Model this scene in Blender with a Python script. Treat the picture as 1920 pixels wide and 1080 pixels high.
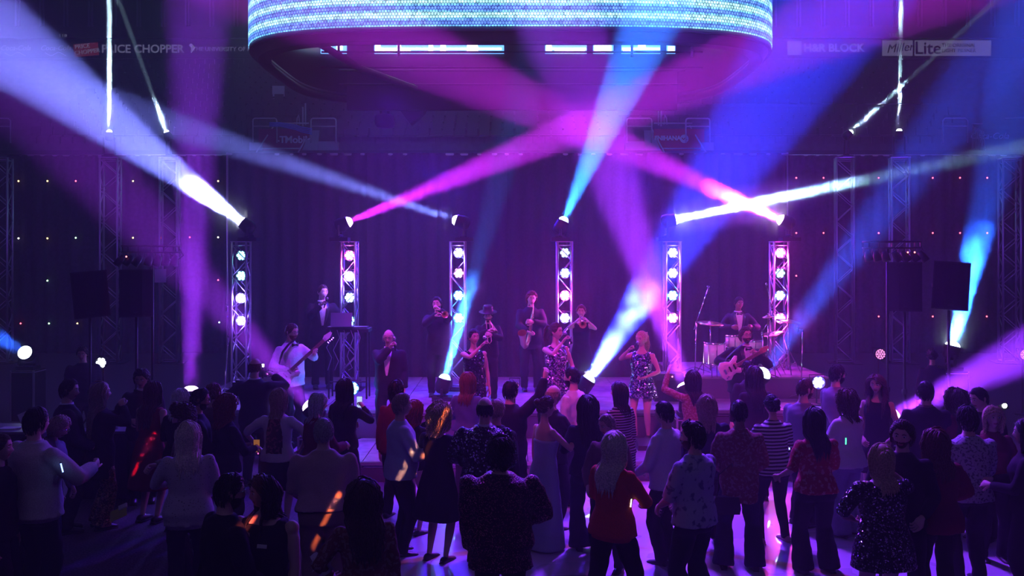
import bpy, math, random
from mathutils import Vector, Matrix, noise
R = math.radians
S = bpy.context.scene
COL = S.collection
for _o in list(bpy.data.objects): bpy.data.objects.remove(_o)
rnd = random.Random(7)

# ------------------------------------------------------------------ camera
F, YH, H = 1700.0, 475.0, 3.3           # focal length in px, horizon row, lens height
def at(px, py, s): return Vector(((px-960)/s, F/s, H-(py-YH)/s))   # photo pixel + scale (px per metre) -> point
cd = bpy.data.cameras.new('camera'); cam = bpy.data.objects.new('camera', cd); COL.objects.link(cam); S.camera = cam
cam.location = (0, 0, H); cam.rotation_euler = (math.pi/2, 0, 0)
cd.sensor_width = 36; cd.lens = F/1920*36; cd.shift_y = -(540-YH)/1920; cd.clip_end = 300

# ------------------------------------------------------------------ exposure, world, fill light
V = S.view_settings
V.view_transform = 'Standard'; V.look = 'None'; V.gamma = 1; V.use_curve_mapping = False; V.exposure = 0.0
wd = bpy.data.worlds.new('arena_dark'); S.world = wd; wd.use_nodes = True
bg = wd.node_tree.nodes['Background']; bg.inputs[0].default_value = (0.07, 0.03, 0.62, 1); bg.inputs[1].default_value = 0.010
S.cycles.volume_bounces = 0
S.cycles.max_bounces = 4
S.cycles.diffuse_bounces = 2
S.cycles.glossy_bounces = 3
S.cycles.transparent_max_bounces = 12
S.cycles.sample_clamp_indirect = 4
S.cycles.caustics_reflective = False; S.cycles.caustics_refractive = False

def lamp(kind, name, loc, target, col, power, size=.3, angle=60, blend=.5, sy=None, parent=None):
    l = bpy.data.lights.new(name, kind); l.energy = power; l.color = col
    if kind == 'AREA':
        l.shape = 'RECTANGLE' if sy else 'SQUARE'; l.size = size
        if sy: l.size_y = sy
    else: l.shadow_soft_size = size
    if kind == 'SPOT': l.spot_size = R(angle); l.spot_blend = blend
    o = bpy.data.objects.new(name, l); COL.objects.link(o); o.location = loc
    if target is not None:
        o.rotation_euler = (Vector(target)-Vector(loc)).to_track_quat('-Z', 'Y').to_euler()
    return o
# soft violet fills added overhead for ambient light; front wash from the lighting rig
lamp('AREA', 'ambient_fill', (0, -6, 15), (0, 9, 1), (.46, .36, 1), 130, size=16, sy=6)
lamp('AREA', 'ambient_fill', (-9, 2, 13), (-3, 8, 1), (.5, .35, 1), 16, size=5)
lamp('SPOT', 'front_wash', (-4, 5, 11), (1.2, 15, 1.2), (1, .06, .75), 4200, size=.25, angle=36, blend=.7)
lamp('SPOT', 'front_wash', (8, 5, 11), (2, 15, 1.2), (1, .05, .7), 3400, size=.25, angle=32, blend=.7)
lamp('SPOT', 'stage_back_fill', (-2.5, 18.6, 6.5), (-1.5, 12, 0), (.12, .012, 1), 1300, size=.3, angle=90, blend=.8)  # unseen fills added behind the band to lift the floor and hair rims
lamp('SPOT', 'stage_back_fill', (4.0, 18.6, 6.5), (3.5, 11, 0), (.20, .012, 1), 2200, size=.3, angle=90, blend=.8)
lamp('SPOT', 'stage_back_fill', (-1.5, 19.0, 5.2), (-1.0, 13, .5), (.05, .01, 1), 1500, size=.3, angle=110, blend=.8)  # added blue pair, there to make the haze behind the band glow
lamp('SPOT', 'stage_back_fill', (2.5, 19.0, 5.2), (2.8, 13, .5), (.07, .01, 1), 1500, size=.3, angle=110, blend=.8)
lamp('SPOT', 'floor_fill', (2.4, 15.6, 9.5), (2.3, 9.6, 0), (.23, .035, 1), 12000, size=.4, angle=44, blend=.8)  # added overhead spot with no fixture, brightens the dance floor
lamp('SPOT', 'floor_fill', (-2.0, 13.0, 9.5), (-1.3, 14.6, .6), (.24, .02, 1), 6000, size=.4, angle=40, blend=.8)  # added likewise, brightens the front platform and stage skirt
lamp('AREA', 'bowl_fill', (0, 33, 21), (0, 46, 10), (.26, .32, 1), 260, size=40, sy=3)  # unseen fill added to bring up the seating bowl and its rails
lamp('SPOT', 'side_fill', (-9, 14, 8), (-9, 27, 3), (.20, .03, 1), 900, size=.5, angle=80, blend=.9)  # added pair, tints the side drapes and haze violet
lamp('SPOT', 'side_fill', (10, 14, 8), (9, 27, 3), (.20, .035, 1), 2200, size=.5, angle=80, blend=.9)

# moving-head beams: lens pixel, pixel on the axis, px scales, beam width (px) at both, colour, power
BEAMS = []
def beam(a, e, w0, w1, col, P, s0=100, s1=None, blend=.35, soft=1.0, half=None):
    s1 = s1 or s0; P *= 1.75
    p = at(*a, s0); q = at(*e, s1); L = (q-p).length
    r0 = w0/2/s0; r1 = w1/2/s1
    c = p-(q-p).normalized()*.20      # the light source sits inside the barrel, behind its lens
    o = lamp('SPOT', 'beam_lamp', c, q, col, P, size=max(.012, r0-.20*(r1-r0)/L)*soft, angle=math.degrees(2*math.atan((r1-r0)/L)), blend=blend)
    if half is not None:      # nearly parallel beam: a small disc lamp with a narrow spread
        bpy.data.objects.remove(o); o = lamp('AREA', 'beam_lamp', c, q, col, half[0], size=r0*1.7); o.data.shape = 'DISK'; o.data.spread = R(half[1])
    BEAMS.append((p, (q-p).normalized(), r0))
    return o
PERI, MAG, CYB, WCY = (.19, .23, 1), (.64, .02, 1), (.015, .18, 1), (.40, .75, 1)
VIO, BLU, CYA = (.32, .03, 1), (.03, .03, 1), (.01, .24, 1)
TOP = [((452,415),(100,150),17,150,PERI,260000), ((656,415),(1080,240),15,88,MAG,210000), ((852,412),(430,270),15,62,PERI,200000),
       ((1058,411),(1150,200),15,84,CYB,200000), ((1269,411),(1585,345),15,32,WCY,420000), ((1462,411),(1080,235),16,92,MAG,330000)]
for b in TOP: beam(*b, half=(200, 3.2) if b[4] is WCY else None)
LOW = [((358,728),(366,300),34,110,VIO,135000,105), ((835,706),(950,290),14,74,CYB,60000,108), ((1106,708),(1400,255),22,190,(.02,.035,1),260000,110),
       ((1284,722),(1150,330),30,130,(.36,.03,1),130000,118,105), ((1433,697),(1700,330),26,120,(.02,.08,1),100000,112,128), ((1787,645),(1905,150),24,130,(.01,.10,1),180000,100),
       ((578,757),(330,480),30,120,(.36,.03,1),38000,127), ((1680,778),(1920,660),30,110,(.27,.03,1),120000,124), ((45,660),(-60,600),22,60,(.02,.10,1),150000,95,108)]
for b in LOW: beam(*b)
# beams on top of the tall side towers: narrow, pale cyan
for b in [((205,246),(205,-60),8,12,(.5,.8,1),1500000,62), ((312,247),(215,-20),8,14,(.5,.8,1),500000,62), ((1686,244),(1690,-60),8,13,(.5,.8,1),800000,62), ((1596,247),(1890,-20),8,16,(.5,.8,1),500000,62)]: beam(*b, blend=.2)

# ------------------------------------------------------------------ materials
MATS = {}
def mat(name, col, rough=.7, metal=0, emit=None, es=1, spec=None, coat=0):
    if name in MATS: return MATS[name]
    m = bpy.data.materials.new(name); m.use_nodes = True; b = m.node_tree.nodes['Principled BSDF']
    b.inputs['Base Color'].default_value = (*col, 1); b.inputs['Roughness'].default_value = rough; b.inputs['Metallic'].default_value = metal
    if emit: b.inputs['Emission Color'].default_value = (*emit, 1); b.inputs['Emission Strength'].default_value = es
    if spec is not None: b.inputs['Specular IOR Level'].default_value = spec
    if coat: b.inputs['Coat Weight'].default_value = coat
    MATS[name] = m; return m
def nd(m, t, **k):
    n = m.node_tree.nodes.new(t)
    for a, v in k.items(): setattr(n, a, v)
    return n
def ln(m, a, b): m.node_tree.links.new(a, b)
def coords(m, scale=(1, 1, 1)):
    t = nd(m, 'ShaderNodeTexCoord'); mp = nd(m, 'ShaderNodeMapping'); mp.inputs['Scale'].default_value = scale
    ln(m, t.outputs['Object'], mp.inputs[0]); return mp.outputs[0]
def ramp(m, fac, stops):
    r = nd(m, 'ShaderNodeValToRGB'); e = r.color_ramp.elements
    while len(e) < len(stops): e.new(.5)
    for i, (p, c) in enumerate(stops): e[i].position = p; e[i].color = (*c, 1)
    ln(m, fac, r.inputs[0]); return r.outputs[0]
def fabric(name, col, rough=.85, grain=.10, scale=160, bump=.25):
    if name in MATS: return MATS[name]
    m = mat(name, col, rough, spec=.2); b = m.node_tree.nodes['Principled BSDF']; c = coords(m)
    n = nd(m, 'ShaderNodeTexNoise'); n.inputs['Scale'].default_value = scale; n.inputs['Detail'].default_value = 3; ln(m, c, n.inputs[0])
    lo = tuple(x*(1-grain) for x in col); hi = tuple(min(1, x*(1+grain)) for x in col)
    ln(m, ramp(m, n.outputs[0], [(.35, lo), (.65, hi)]), b.inputs['Base Color'])
    bp = nd(m, 'ShaderNodeBump'); bp.inputs['Strength'].default_value = bump; bp.inputs['Distance'].default_value = .004
    ln(m, n.outputs[0], bp.inputs['Height']); ln(m, bp.outputs[0], b.inputs['Normal'])
    return m
def spotted(name, base, dots, scale=30, th=.5, rough=.8, soft=.03):
    if name in MATS: return MATS[name]
    m = mat(name, base, rough, spec=.2); b = m.node_tree.nodes['Principled BSDF']; c = coords(m)
    n = nd(m, 'ShaderNodeTexNoise'); n.inputs['Scale'].default_value = scale; n.inputs['Detail'].default_value = 2; ln(m, c, n.inputs[0])
    ln(m, ramp(m, n.outputs[0], [(th-soft, base), (th+soft, dots)]), b.inputs['Base Color']); return m
def striped(name, a, bcol, pitch=.035, width=.5):
    if name in MATS: return MATS[name]
    m = mat(name, a, .85, spec=.2); b = m.node_tree.nodes['Principled BSDF']; c = coords(m)
    sp = nd(m, 'ShaderNodeSeparateXYZ'); ln(m, c, sp.inputs[0])
    mu = nd(m, 'ShaderNodeMath', operation='MULTIPLY'); mu.inputs[1].default_value = 1/pitch; ln(m, sp.outputs[2], mu.inputs[0])
    fr = nd(m, 'ShaderNodeMath', operation='FRACT'); ln(m, mu.outputs[0], fr.inputs[0])
    ln(m, ramp(m, fr.outputs[0], [(width-.06, a), (width+.06, bcol)]), b.inputs['Base Color']); return m
def sequin(name, base, shine, scale=70, amount=.5, rough=.22):
    if name in MATS: return MATS[name]
    m = mat(name, base, rough, metal=.85); b = m.node_tree.nodes['Principled BSDF']; c = coords(m)
    v = nd(m, 'ShaderNodeTexVoronoi'); v.inputs['Scale'].default_value = scale; ln(m, c, v.inputs['Vector'])
    sp = nd(m, 'ShaderNodeSeparateColor'); ln(m, v.outputs['Color'], sp.inputs[0])
    ln(m, ramp(m, sp.outputs[0], [(1-amount, base), (1-amount+.05, shine)]), b.inputs['Base Color'])
    # every sequin tilts its own way
    g = nd(m, 'ShaderNodeNewGeometry'); s2 = nd(m, 'ShaderNodeVectorMath', operation='SUBTRACT'); s2.inputs[1].default_value = (.5, .5, .5); ln(m, v.outputs['Color'], s2.inputs[0])
    s3 = nd(m, 'ShaderNodeVectorMath', operation='SCALE'); s3.inputs['Scale'].default_value = 1.3; ln(m, s2.outputs[0], s3.inputs[0])
    ad = nd(m, 'ShaderNodeVectorMath', operation='ADD'); ln(m, g.outputs['Normal'], ad.inputs[0]); ln(m, s3.outputs[0], ad.inputs[1])
    no = nd(m, 'ShaderNodeVectorMath', operation='NORMALIZE'); ln(m, ad.outputs[0], no.inputs[0]); ln(m, no.outputs[0], b.inputs['Normal'])
    return m
def glow(name, col, es):
    return mat(name, (.02, .02, .02), .5, emit=col, es=es)
def lens_glass(name, col, es):
    """clear lamp lens: lets the lamp behind it through and glows itself"""
    if name in MATS: return MATS[name]
    m = bpy.data.materials.new(name); m.use_nodes = True; m.node_tree.nodes.clear(); MATS[name] = m
    o = nd(m, 'ShaderNodeOutputMaterial'); a = nd(m, 'ShaderNodeAddShader'); e = nd(m, 'ShaderNodeEmission'); t = nd(m, 'ShaderNodeBsdfTransparent')
    e.inputs[0].default_value = (*col, 1); e.inputs[1].default_value = es; ln(m, e.outputs[0], a.inputs[0]); ln(m, t.outputs[0], a.inputs[1]); ln(m, a.outputs[0], o.inputs['Surface']); return m

ALU = mat('brushed_aluminium', (.62, .60, .64), .38, .75)
BLK = mat('black_metal', (.02, .02, .022), .5, .3)
DARK = mat('black_plastic', (.012, .012, .014), .55)
CHROME = mat('chrome', (.75, .75, .78), .15, 1)
BRASS = mat('lacquered_brass', (.85, .60, .32), .34, .85)
RAIL = mat('rail_paint', (.55, .55, .62), .5, .3)
WHITE = mat('white_plastic', (.7, .7, .72), .5)

# ------------------------------------------------------------------ mesh helpers
class MB:
    def __init__(s): s.v = []; s.f = []; s.m = []
    def add(s, v, f, mi=0):
        o = len(s.v); s.v += [Vector(p) for p in v]; s.f += [tuple(i+o for i in q) for q in f]; s.m += [mi]*len(f); return s
    def box(s, c, d, rot=None, mi=0, taper=1):
        x, y, z = d[0]/2, d[1]/2, d[2]/2
        P = [Vector((a*x*(taper if k > 0 else 1), b*y*(taper if k > 0 else 1), k*z)) for k in (-1, 1) for a, b in ((-1, -1), (1, -1), (1, 1), (-1, 1))]
        if rot is not None: P = [rot @ p for p in P]
        return s.add([p+Vector(c) for p in P], [(3, 2, 1, 0), (4, 5, 6, 7), (0, 1, 5, 4), (1, 2, 6, 5), (2, 3, 7, 6), (3, 0, 4, 7)], mi)
    def tube(s, pts, rad, n=8, mi=0, cap=True, up=None):
        pts = [Vector(p) for p in pts]; N = len(pts)
        if not isinstance(rad, (list, tuple)): rad = [rad]*N
        t0 = (pts[1]-pts[0]).normalized()
        u = Vector(up) if up is not None else (Vector((0, 0, 1)) if abs(t0.z) < .9 else Vector((1, 0, 0)))
        u = (u-t0*u.dot(t0)).normalized(); V_ = []; F_ = []
        for i, p in enumerate(pts):
            t = ((pts[i+1] if i < N-1 else pts[i])-(pts[i-1] if i else pts[i])).normalized()
            u = u-t*u.dot(t)
            if u.length < 1e-6: u = t.orthogonal()
            u.normalize(); w = t.cross(u)
            ra, rb = rad[i] if isinstance(rad[i], tuple) else (rad[i], rad[i])
            for k in range(n):
                a = 2*math.pi*k/n; V_.append(p+u*(ra*math.cos(a))+w*(rb*math.sin(a)))
        for i in range(N-1):
            for k in range(n):
                k2 = (k+1) % n; F_.append((i*n+k, i*n+k2, (i+1)*n+k2, (i+1)*n+k))
        if cap: F_.append(tuple(reversed(range(n)))); F_.append(tuple(range((N-1)*n, N*n)))
        return s.add(V_, F_, mi)
    def cyl(s, a, b, r, n=12, mi=0, r2=None): return s.tube([a, b], [r, r if r2 is None else r2], n, mi)
    def ell(s, c, r, rot=None, n=10, k=7, mi=0):
        V_ = []; F_ = []; r = r if isinstance(r, (tuple, list)) else (r, r, r)
        for i in range(k+1):
            th = math.pi*(i/k if 0 < i < k else (0.02 if i == 0 else .98))
            for j in range(n):
                a = 2*math.pi*j/n; p = Vector((r[0]*math.sin(th)*math.cos(a), r[1]*math.sin(th)*math.sin(a), r[2]*math.cos(th)))
                V_.append((rot @ p if rot is not None else p)+Vector(c))
        for i in range(k):
            for j in range(n):
                j2 = (j+1) % n; F_.append((i*n+j, (i+1)*n+j, (i+1)*n+j2, i*n+j2))
        F_.append(tuple(range(n))); F_.append(tuple(reversed(range(k*n, (k+1)*n))))
        return s.add(V_, F_, mi)
    def rings(s, rings, mi=0, cap=True):
        n = len(rings[0]); V_ = [p for r in rings for p in r]; F_ = []
        for i in range(len(rings)-1):
            for k in range(n):
                k2 = (k+1) % n; F_.append((i*n+k, i*n+k2, (i+1)*n+k2, (i+1)*n+k))
        if cap: F_.append(tuple(reversed(range(n)))); F_.append(tuple(range((len(rings)-1)*n, len(rings)*n)))
        return s.add(V_, F_, mi)
    def lathe(s, prof, c=(0, 0, 0), n=20, rot=None, mi=0, cap=True):
        rr = []
        for r, z in prof:
            q = [Vector((r*math.cos(2*math.pi*k/n), r*math.sin(2*math.pi*k/n), z)) for k in range(n)]
            rr.append([(rot @ p if rot is not None else p)+Vector(c) for p in q])
        return s.rings(rr, mi, cap)
    def xf(s, M): s.v = [M @ p for p in s.v]; return s
    def mesh(s, name, mats, smooth=True):
        me = bpy.data.meshes.new(name); me.from_pydata([tuple(p) for p in s.v], [], s.f)
        for m in (mats if isinstance(mats, (list, tuple)) else [mats]): me.materials.append(m)
        me.polygons.foreach_set('material_index', s.m)
        me.polygons.foreach_set('use_smooth', [smooth]*len(s.f)); me.update(); return me
    def build(s, name, mats, parent=None, smooth=False, loc=None):
        return put(name, s.mesh(name, mats, smooth), parent, loc)
def put(name, me, parent=None, loc=None):
    o = bpy.data.objects.new(name, me); COL.objects.link(o)
    if parent is not None: o.parent = parent
    if loc is not None: o.location = loc
    return o
def tag(o, label=None, cat=None, group=None, kind=None):
    if label: o['label'] = label
    if cat: o['category'] = cat
    if group: o['group'] = group
    if kind: o['kind'] = kind
    return o
def thing(name, label, cat, loc=(0, 0, 0), rz=0, group=None, scale=1):
    o = bpy.data.objects.new(name, None); COL.objects.link(o); o.location = loc; o.rotation_euler = (0, 0, rz); o.scale = (scale,)*3
    o.empty_display_size = .1
    return tag(o, label, cat, group)
def struct(o): o['kind'] = 'structure'; return o
def text_mesh(body, size, mats, name, parent, loc, rx=math.pi/2, shear=0, depth=.01, align='CENTER', offset=0, space=1, rz=0, ry=0):
    c = bpy.data.curves.new(name, 'FONT'); c.body = body; c.size = size; c.extrude = depth; c.align_x = align; c.align_y = 'CENTER'
    c.shear = shear; c.offset = offset; c.space_character = space; c.resolution_u = 3
    o = bpy.data.objects.new(name, c); TMP.collection.objects.link(o); TMP.view_layers[0].update()
    me = bpy.data.meshes.new_from_object(o.evaluated_get(TMP.view_layers[0].depsgraph)); bpy.data.objects.remove(o); bpy.data.curves.remove(c)
    me.materials.clear(); me.materials.append(mats); me.name = name
    p = put(name, me, parent, loc); p.rotation_euler = (rx, ry, rz); return p
TMP = bpy.data.scenes.new('workshop')
def remesh(mb, voxel, smooth=4, name='m'):
    me = mb.mesh(name, MATS['black_plastic']); o = bpy.data.objects.new(name, me); TMP.collection.objects.link(o)
    md = o.modifiers.new('r', 'REMESH'); md.mode = 'VOXEL'; md.voxel_size = voxel; md.use_smooth_shade = True
    if smooth: sm = o.modifiers.new('s', 'SMOOTH'); sm.factor = .5; sm.iterations = smooth
    TMP.view_layers[0].update()
    out = bpy.data.meshes.new_from_object(o.evaluated_get(TMP.view_layers[0].depsgraph)); bpy.data.objects.remove(o); bpy.data.meshes.remove(me)
    return out

# ------------------------------------------------------------------ haze (fills the arena)
hm = bpy.data.materials.new('stage_haze'); hm.use_nodes = True; _n = hm.node_tree.nodes; _n.clear()
_o = _n.new('ShaderNodeOutputMaterial'); _v = _n.new('ShaderNodeVolumeScatter'); _v.inputs['Density'].default_value = .010; _v.inputs['Anisotropy'].default_value = 0.0
hm.node_tree.links.new(_v.outputs[0], _o.inputs['Volume'])
haze = MB().box((0, 26.5, 12.3), (78, 63, 24.4)).build('haze', hm)
tag(haze, 'thin theatrical haze hanging through the whole arena', 'haze', kind='stuff')

def puff(a, b, s, w, dens, smooth=0, nscale=2.2):
    """a drifting cloud of thicker fog between two photo points; soft edged, uneven"""
    p, q = at(*a, s), at(*b, s); c = (p+q)/2; L = max((q-p).length/2, w/2)*1.15
    key = 'fog_%.2f_%.1f_%d' % (dens, nscale, smooth)
    m = MATS.get(key)
    if m is None:
        m = bpy.data.materials.new(key); m.use_nodes = True; m.node_tree.nodes.clear(); MATS[key] = m
        o = nd(m, 'ShaderNodeOutputMaterial'); v = nd(m, 'ShaderNodeVolumeScatter'); t = nd(m, 'ShaderNodeTexCoord')
        ll = nd(m, 'ShaderNodeVectorMath', operation='LENGTH'); ln(m, t.outputs['Object'], ll.inputs[0])
        g = nd(m, 'ShaderNodeMapRange'); g.inputs[1].default_value = 1.0; g.inputs[2].default_value = .35; ln(m, ll.outputs['Value'], g.inputs[0])
        n = nd(m, 'ShaderNodeTexNoise'); n.inputs['Scale'].default_value = nscale; n.inputs['Detail'].default_value = 3; ln(m, t.outputs['Object'], n.inputs[0])
        r = nd(m, 'ShaderNodeMapRange'); r.inputs[1].default_value = (.38, .15, -.5)[smooth]; r.inputs[2].default_value = (.66, .55, .1)[smooth]; ln(m, n.outputs[0], r.inputs[0])
        x = nd(m, 'ShaderNodeMath', operation='MULTIPLY'); ln(m, g.outputs[0], x.inputs[0]); ln(m, r.outputs[0], x.inputs[1])
        y = nd(m, 'ShaderNodeMath', operation='MULTIPLY'); y.inputs[1].default_value = dens; ln(m, x.outputs[0], y.inputs[0])
        ln(m, y.outputs[0], v.inputs['Density']); ln(m, v.outputs[0], o.inputs['Volume'])
    o = MB().ell((0, 0, 0), 1, n=14, k=9).build('fog_cloud', m)
    o.location = c; o.rotation_euler = (q-p).to_track_quat('Z', 'Y').to_euler(); o.scale = (w/2, w/2, L)
    return tag(o, 'thick fog caught in the %s' % FOG.pop(0), 'fog', 'fog clouds in the beams', 'stuff')
FOG = ['start of the periwinkle beam at left', 'white beam crossing at right', 'start of the pink beam at right', 'foot of the wide blue beam', 'wide blue beam beside the blonde singer', 'foot of the blue beam by the drums', 'upper blue beam by the drums', 'foot of the cyan beam behind the speaker', 'upper cyan beam behind the speaker', 'cyan beam crossing the third tower', 'blue beam above the third tower', 'lower left upright white beam', 'upper left upright white beam', 'short slanting white beam at left', 'lower right upright white beam', 'upper right upright white beam', 'short slanting white beam at right']
puff((485, 436), (345, 342), 100, .8, .32, 2, .8)
puff((1215, 424), (1600, 342), 100, .85, .55, 2, .8)
puff((1505, 430), (1325, 350), 100, .85, .35, 2, .8)
puff((1098, 722), (1165, 622), 110, .75, .22, 1, 1.0)
puff((1175, 618), (1225, 535), 110, 1.0, .22)
puff((1425, 710), (1480, 635), 105, .6, .5, 0, 1.4)
puff((1480, 640), (1525, 570), 105, .7, .55)
puff((1778, 670), (1818, 510), 100, .9, .7, 1, 1.0)
puff((1805, 560), (1845, 420), 100, 1.1, .5)
puff((834, 720), (875, 560), 108, .55, .8, 1, 1.3)
puff((870, 580), (890, 510), 108, .7, .4)
puff((205, 262), (205, 60), 62, .6, .6, 1); puff((205, 80), (205, -40), 62, .55, .5)
puff((315, 262), (285, 185), 62, .5, .9, 1); puff((1686, 262), (1688, 110), 62, .55, .7); puff((1688, 60), (1690, -30), 62, .6, .7)
puff((1585, 258), (1665, 185), 62, .5, .8, 1)
# ================================================================== SETTING
fm = mat('arena_floor_carpet', (.05, .04, .06), .8); _b = fm.node_tree.nodes['Principled BSDF']; _c = coords(fm)
_n = nd(fm, 'ShaderNodeTexNoise'); _n.inputs['Scale'].default_value = 45; _n.inputs['Detail'].default_value = 4; ln(fm, _c, _n.inputs[0])
ln(fm, ramp(fm, _n.outputs[0], [(.4, (.03, .025, .04)), (.62, (.11, .09, .12))]), _b.inputs['Base Color'])
struct(MB().box((0, 28, -.1), (80, 62, .2)).build('floor', fm))
# polished dance floor laid on the carpet, with painted court arcs
dm = mat('polished_dance_floor', (.22, .2, .26), .22, coat=.8); _b = dm.node_tree.nodes['Principled BSDF']; _c = coords(dm)
sp = nd(dm, 'ShaderNodeVectorMath', operation='LENGTH'); mp = nd(dm, 'ShaderNodeMapping'); mp.inputs['Location'].default_value = (-.8, -6.2, 0); ln(dm, _c, mp.inputs[0]); 
fl = nd(dm, 'ShaderNodeVectorMath', operation='MULTIPLY'); fl.inputs[1].default_value = (1, 1, 0); ln(dm, mp.outputs[0], fl.inputs[0]); ln(dm, fl.outputs[0], sp.inputs[0])
mx = nd(dm, 'ShaderNodeMath', operation='MULTIPLY'); mx.inputs[1].default_value = .1; ln(dm, sp.outputs['Value'], mx.inputs[0])
arc = ramp(dm, mx.outputs[0], [(.0, (.10, .09, .12)), (.24, (.10, .09, .12)), (.245, (.13, .24, .22)), (.30, (.13, .24, .22)), (.305, (.70, .66, .78)), (.385, (.70, .66, .78)), (.388, (.62, .45, .12)), (.398, (.62, .45, .12)), (.402, (.62, .58, .70)), (.60, (.70, .66, .78))])
ln(dm, arc, _b.inputs['Base Color'])
_n = nd(dm, 'ShaderNodeTexNoise'); _n.inputs['Scale'].default_value = 1.3; _n.inputs['Detail'].default_value = 3; ln(dm, _c, _n.inputs[0])
_r = nd(dm, 'ShaderNodeMapRange'); _r.inputs[3].default_value = .16; _r.inputs[4].default_value = .42; ln(dm, _n.outputs[0], _r.inputs[0]); ln(dm, _r.outputs[0], _b.inputs['Roughness'])
struct(MB().box((2.1, 9.75, .012), (7.4, 6.6, .024)).build('trim_1', dm)).name = 'floor_dance'

# front platform, main stage
SK = fabric('stage_skirt', (.11, .08, .14), .9); DK = mat('stage_deck', (.14, .12, .17), .45)
_b = DK.node_tree.nodes['Principled BSDF']; _c = coords(DK); _n = nd(DK, 'ShaderNodeTexNoise'); _n.inputs['Scale'].default_value = 6; _n.inputs['Detail'].default_value = 5; ln(DK, _c, _n.inputs[0])
ln(DK, ramp(DK, _n.outputs[0], [(.35, (.16, .13, .19)), (.65, (.30, .26, .34))]), _b.inputs['Base Color'])
TRIM = mat('stage_edge_trim', (.5, .45, .55), .35, .6)
def stage(name, x0, x1, y0, y1, h, label, cols, rows):
    t = thing(name, label, 'stage', ((x0+x1)/2, y0, 0))
    W, D = x1-x0, y1-y0
    # decks laid edge to edge, each a panel of its own
    me = None
    for i in range(cols):
        for j in range(rows):
            w, d = W/cols, D/rows
            if me is None: me = MB().box((0, 0, -.05), (w-.012, d-.012, .10)).mesh('deck_panel', DK, False)
            put('deck_panel', me, t, (-W/2+w*(i+.5), d*(j+.5), h-rnd.random()*.003))
    MB().box((0, .012, (h-.11)/2), (W-.02, .02, h-.11)).build('skirt', SK, t)
    MB().box((0, D-.05, (h-.11)/2), (W-.02, .02, h-.11)).build('skirt', SK, t)
    for sx in (-1, 1): MB().box((sx*(W/2-.02), D/2, (h-.11)/2), (.02, D-.1, h-.11)).build('skirt', SK, t)
    MB().box((0, -.012, h-.03), (W, .02, .05)).build('edge_strip', TRIM, t)
    return t
stage('front_platform', -3.35, 5.0, 13.08, 14.72, .30, 'low front platform of dark decks where the singers stand', 7, 1)
stage('main_stage', -5.6, 5.7, 14.78, 18.7, .75, 'taller main stage of dark decks carrying the six light towers', 9, 3)

# drapes: pleated cloth; centre drape plain, the two star cloths carry tiny lights
def pleat(x0, x1, y, z0, z1, amp, pitch, phase=0):
    n = int((x1-x0)/pitch*6); V_ = []; F_ = []
    rows = 5
    for j in range(rows+1):
        z = z0+(z1-z0)*j/rows
        for i in range(n+1):
            x = x0+(x1-x0)*i/n
            V_.append((x, y+amp*math.sin(2*math.pi*(x/pitch)+phase+.4*math.sin(x*1.7))*(1.15-.3*j/rows)+amp*.4*math.sin(x*5.1+j*.3), z))
    w = n+1
    for j in range(rows):
        for i in range(n): F_.append((j*w+i, j*w+i+1, (j+1)*w+i+1, (j+1)*w+i))
    m = MB().add(V_, F_)
    k = len(V_); m.add([(v[0], v[1]+.02, v[2]) for v in V_], [tuple(reversed(f)) for f in F_])
    m.add([V_[i] for i in range(rows*w, k)]+[(V_[i][0], V_[i][1]+.02, V_[i][2]) for i in range(rows*w, k)], [(i, i+1, w+i+1, w+i) for i in range(w-1)])
    return m
DR = fabric('black_velour', (.035, .025, .045), .95, .2, 20); SC = fabric('star_cloth', (.045, .035, .06), .95, .35, 9)
t = thing('centre_drape', 'plain black pleated drape hung behind the band', 'drape', (0, 0, 0))
x0, x1, yd = (427-960)/88, (1475-960)/88, F/88
zt = H+(YH-287)/88
seg = 8
for i in range(seg):
    a = x0+(x1-x0)*i/seg; b = x0+(x1-x0)*(i+1)/seg
    pleat(a, b+.02, yd+(.03 if i % 2 else 0), .02, zt, .05, .32, i).build('drape_panel', DR, t, True)
MB().cyl((x0-.05, yd+.06, zt-.02), (x1+.05, yd+.06, zt-.02), .025).build('top_pipe', ALU, t, True)
for x in (x0-.03, x1+.03): MB().cyl((x, yd+.06, 0), (x, yd+.06, zt+.02), .022).build('upright_pipe', ALU, t, True)
S2 = 56.7; yd2 = F/S2; zt2 = H+(YH-291)/S2
cols = {'w': (1, .95, .8), 'y': (1, .7, .2), 'g': (.4, 1, .4), 'r': (1, .08, .12), 'c': (.5, .9, 1)}
DOTM = {k: glow('star_'+k, c, 9 if k == 'r' else 7) for k, c in cols.items()}
def starcloth(label, pa, pb, dots):
    t = thing('star_cloth', label, 'drape', (0, 0, 0))
    x0, x1 = (pa-960)/S2, (pb-960)/S2; n = max(2, round((x1-x0)/2.2))
    for i in range(n):
        a = x0+(x1-x0)*i/n; b = x0+(x1-x0)*(i+1)/n
        pleat(a, b+.02, yd2+(.03 if i % 2 else 0), .0, zt2, .05, .4, i).build('drape_panel', SC, t, True)
    MB().cyl((x0, yd2+.06, zt2), (x1, yd2+.06, zt2), .03).build('top_pipe', ALU, t, True)
    me = {}
    for px, py, c in dots:
        if c not in me: me[c] = MB().ell((0, 0, 0), .026, n=8, k=5).mesh('star_light', DOTM[c])
        put('star_light', me[c], t, at(px, py, S2)-Vector((0, .11, 0)))
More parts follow.
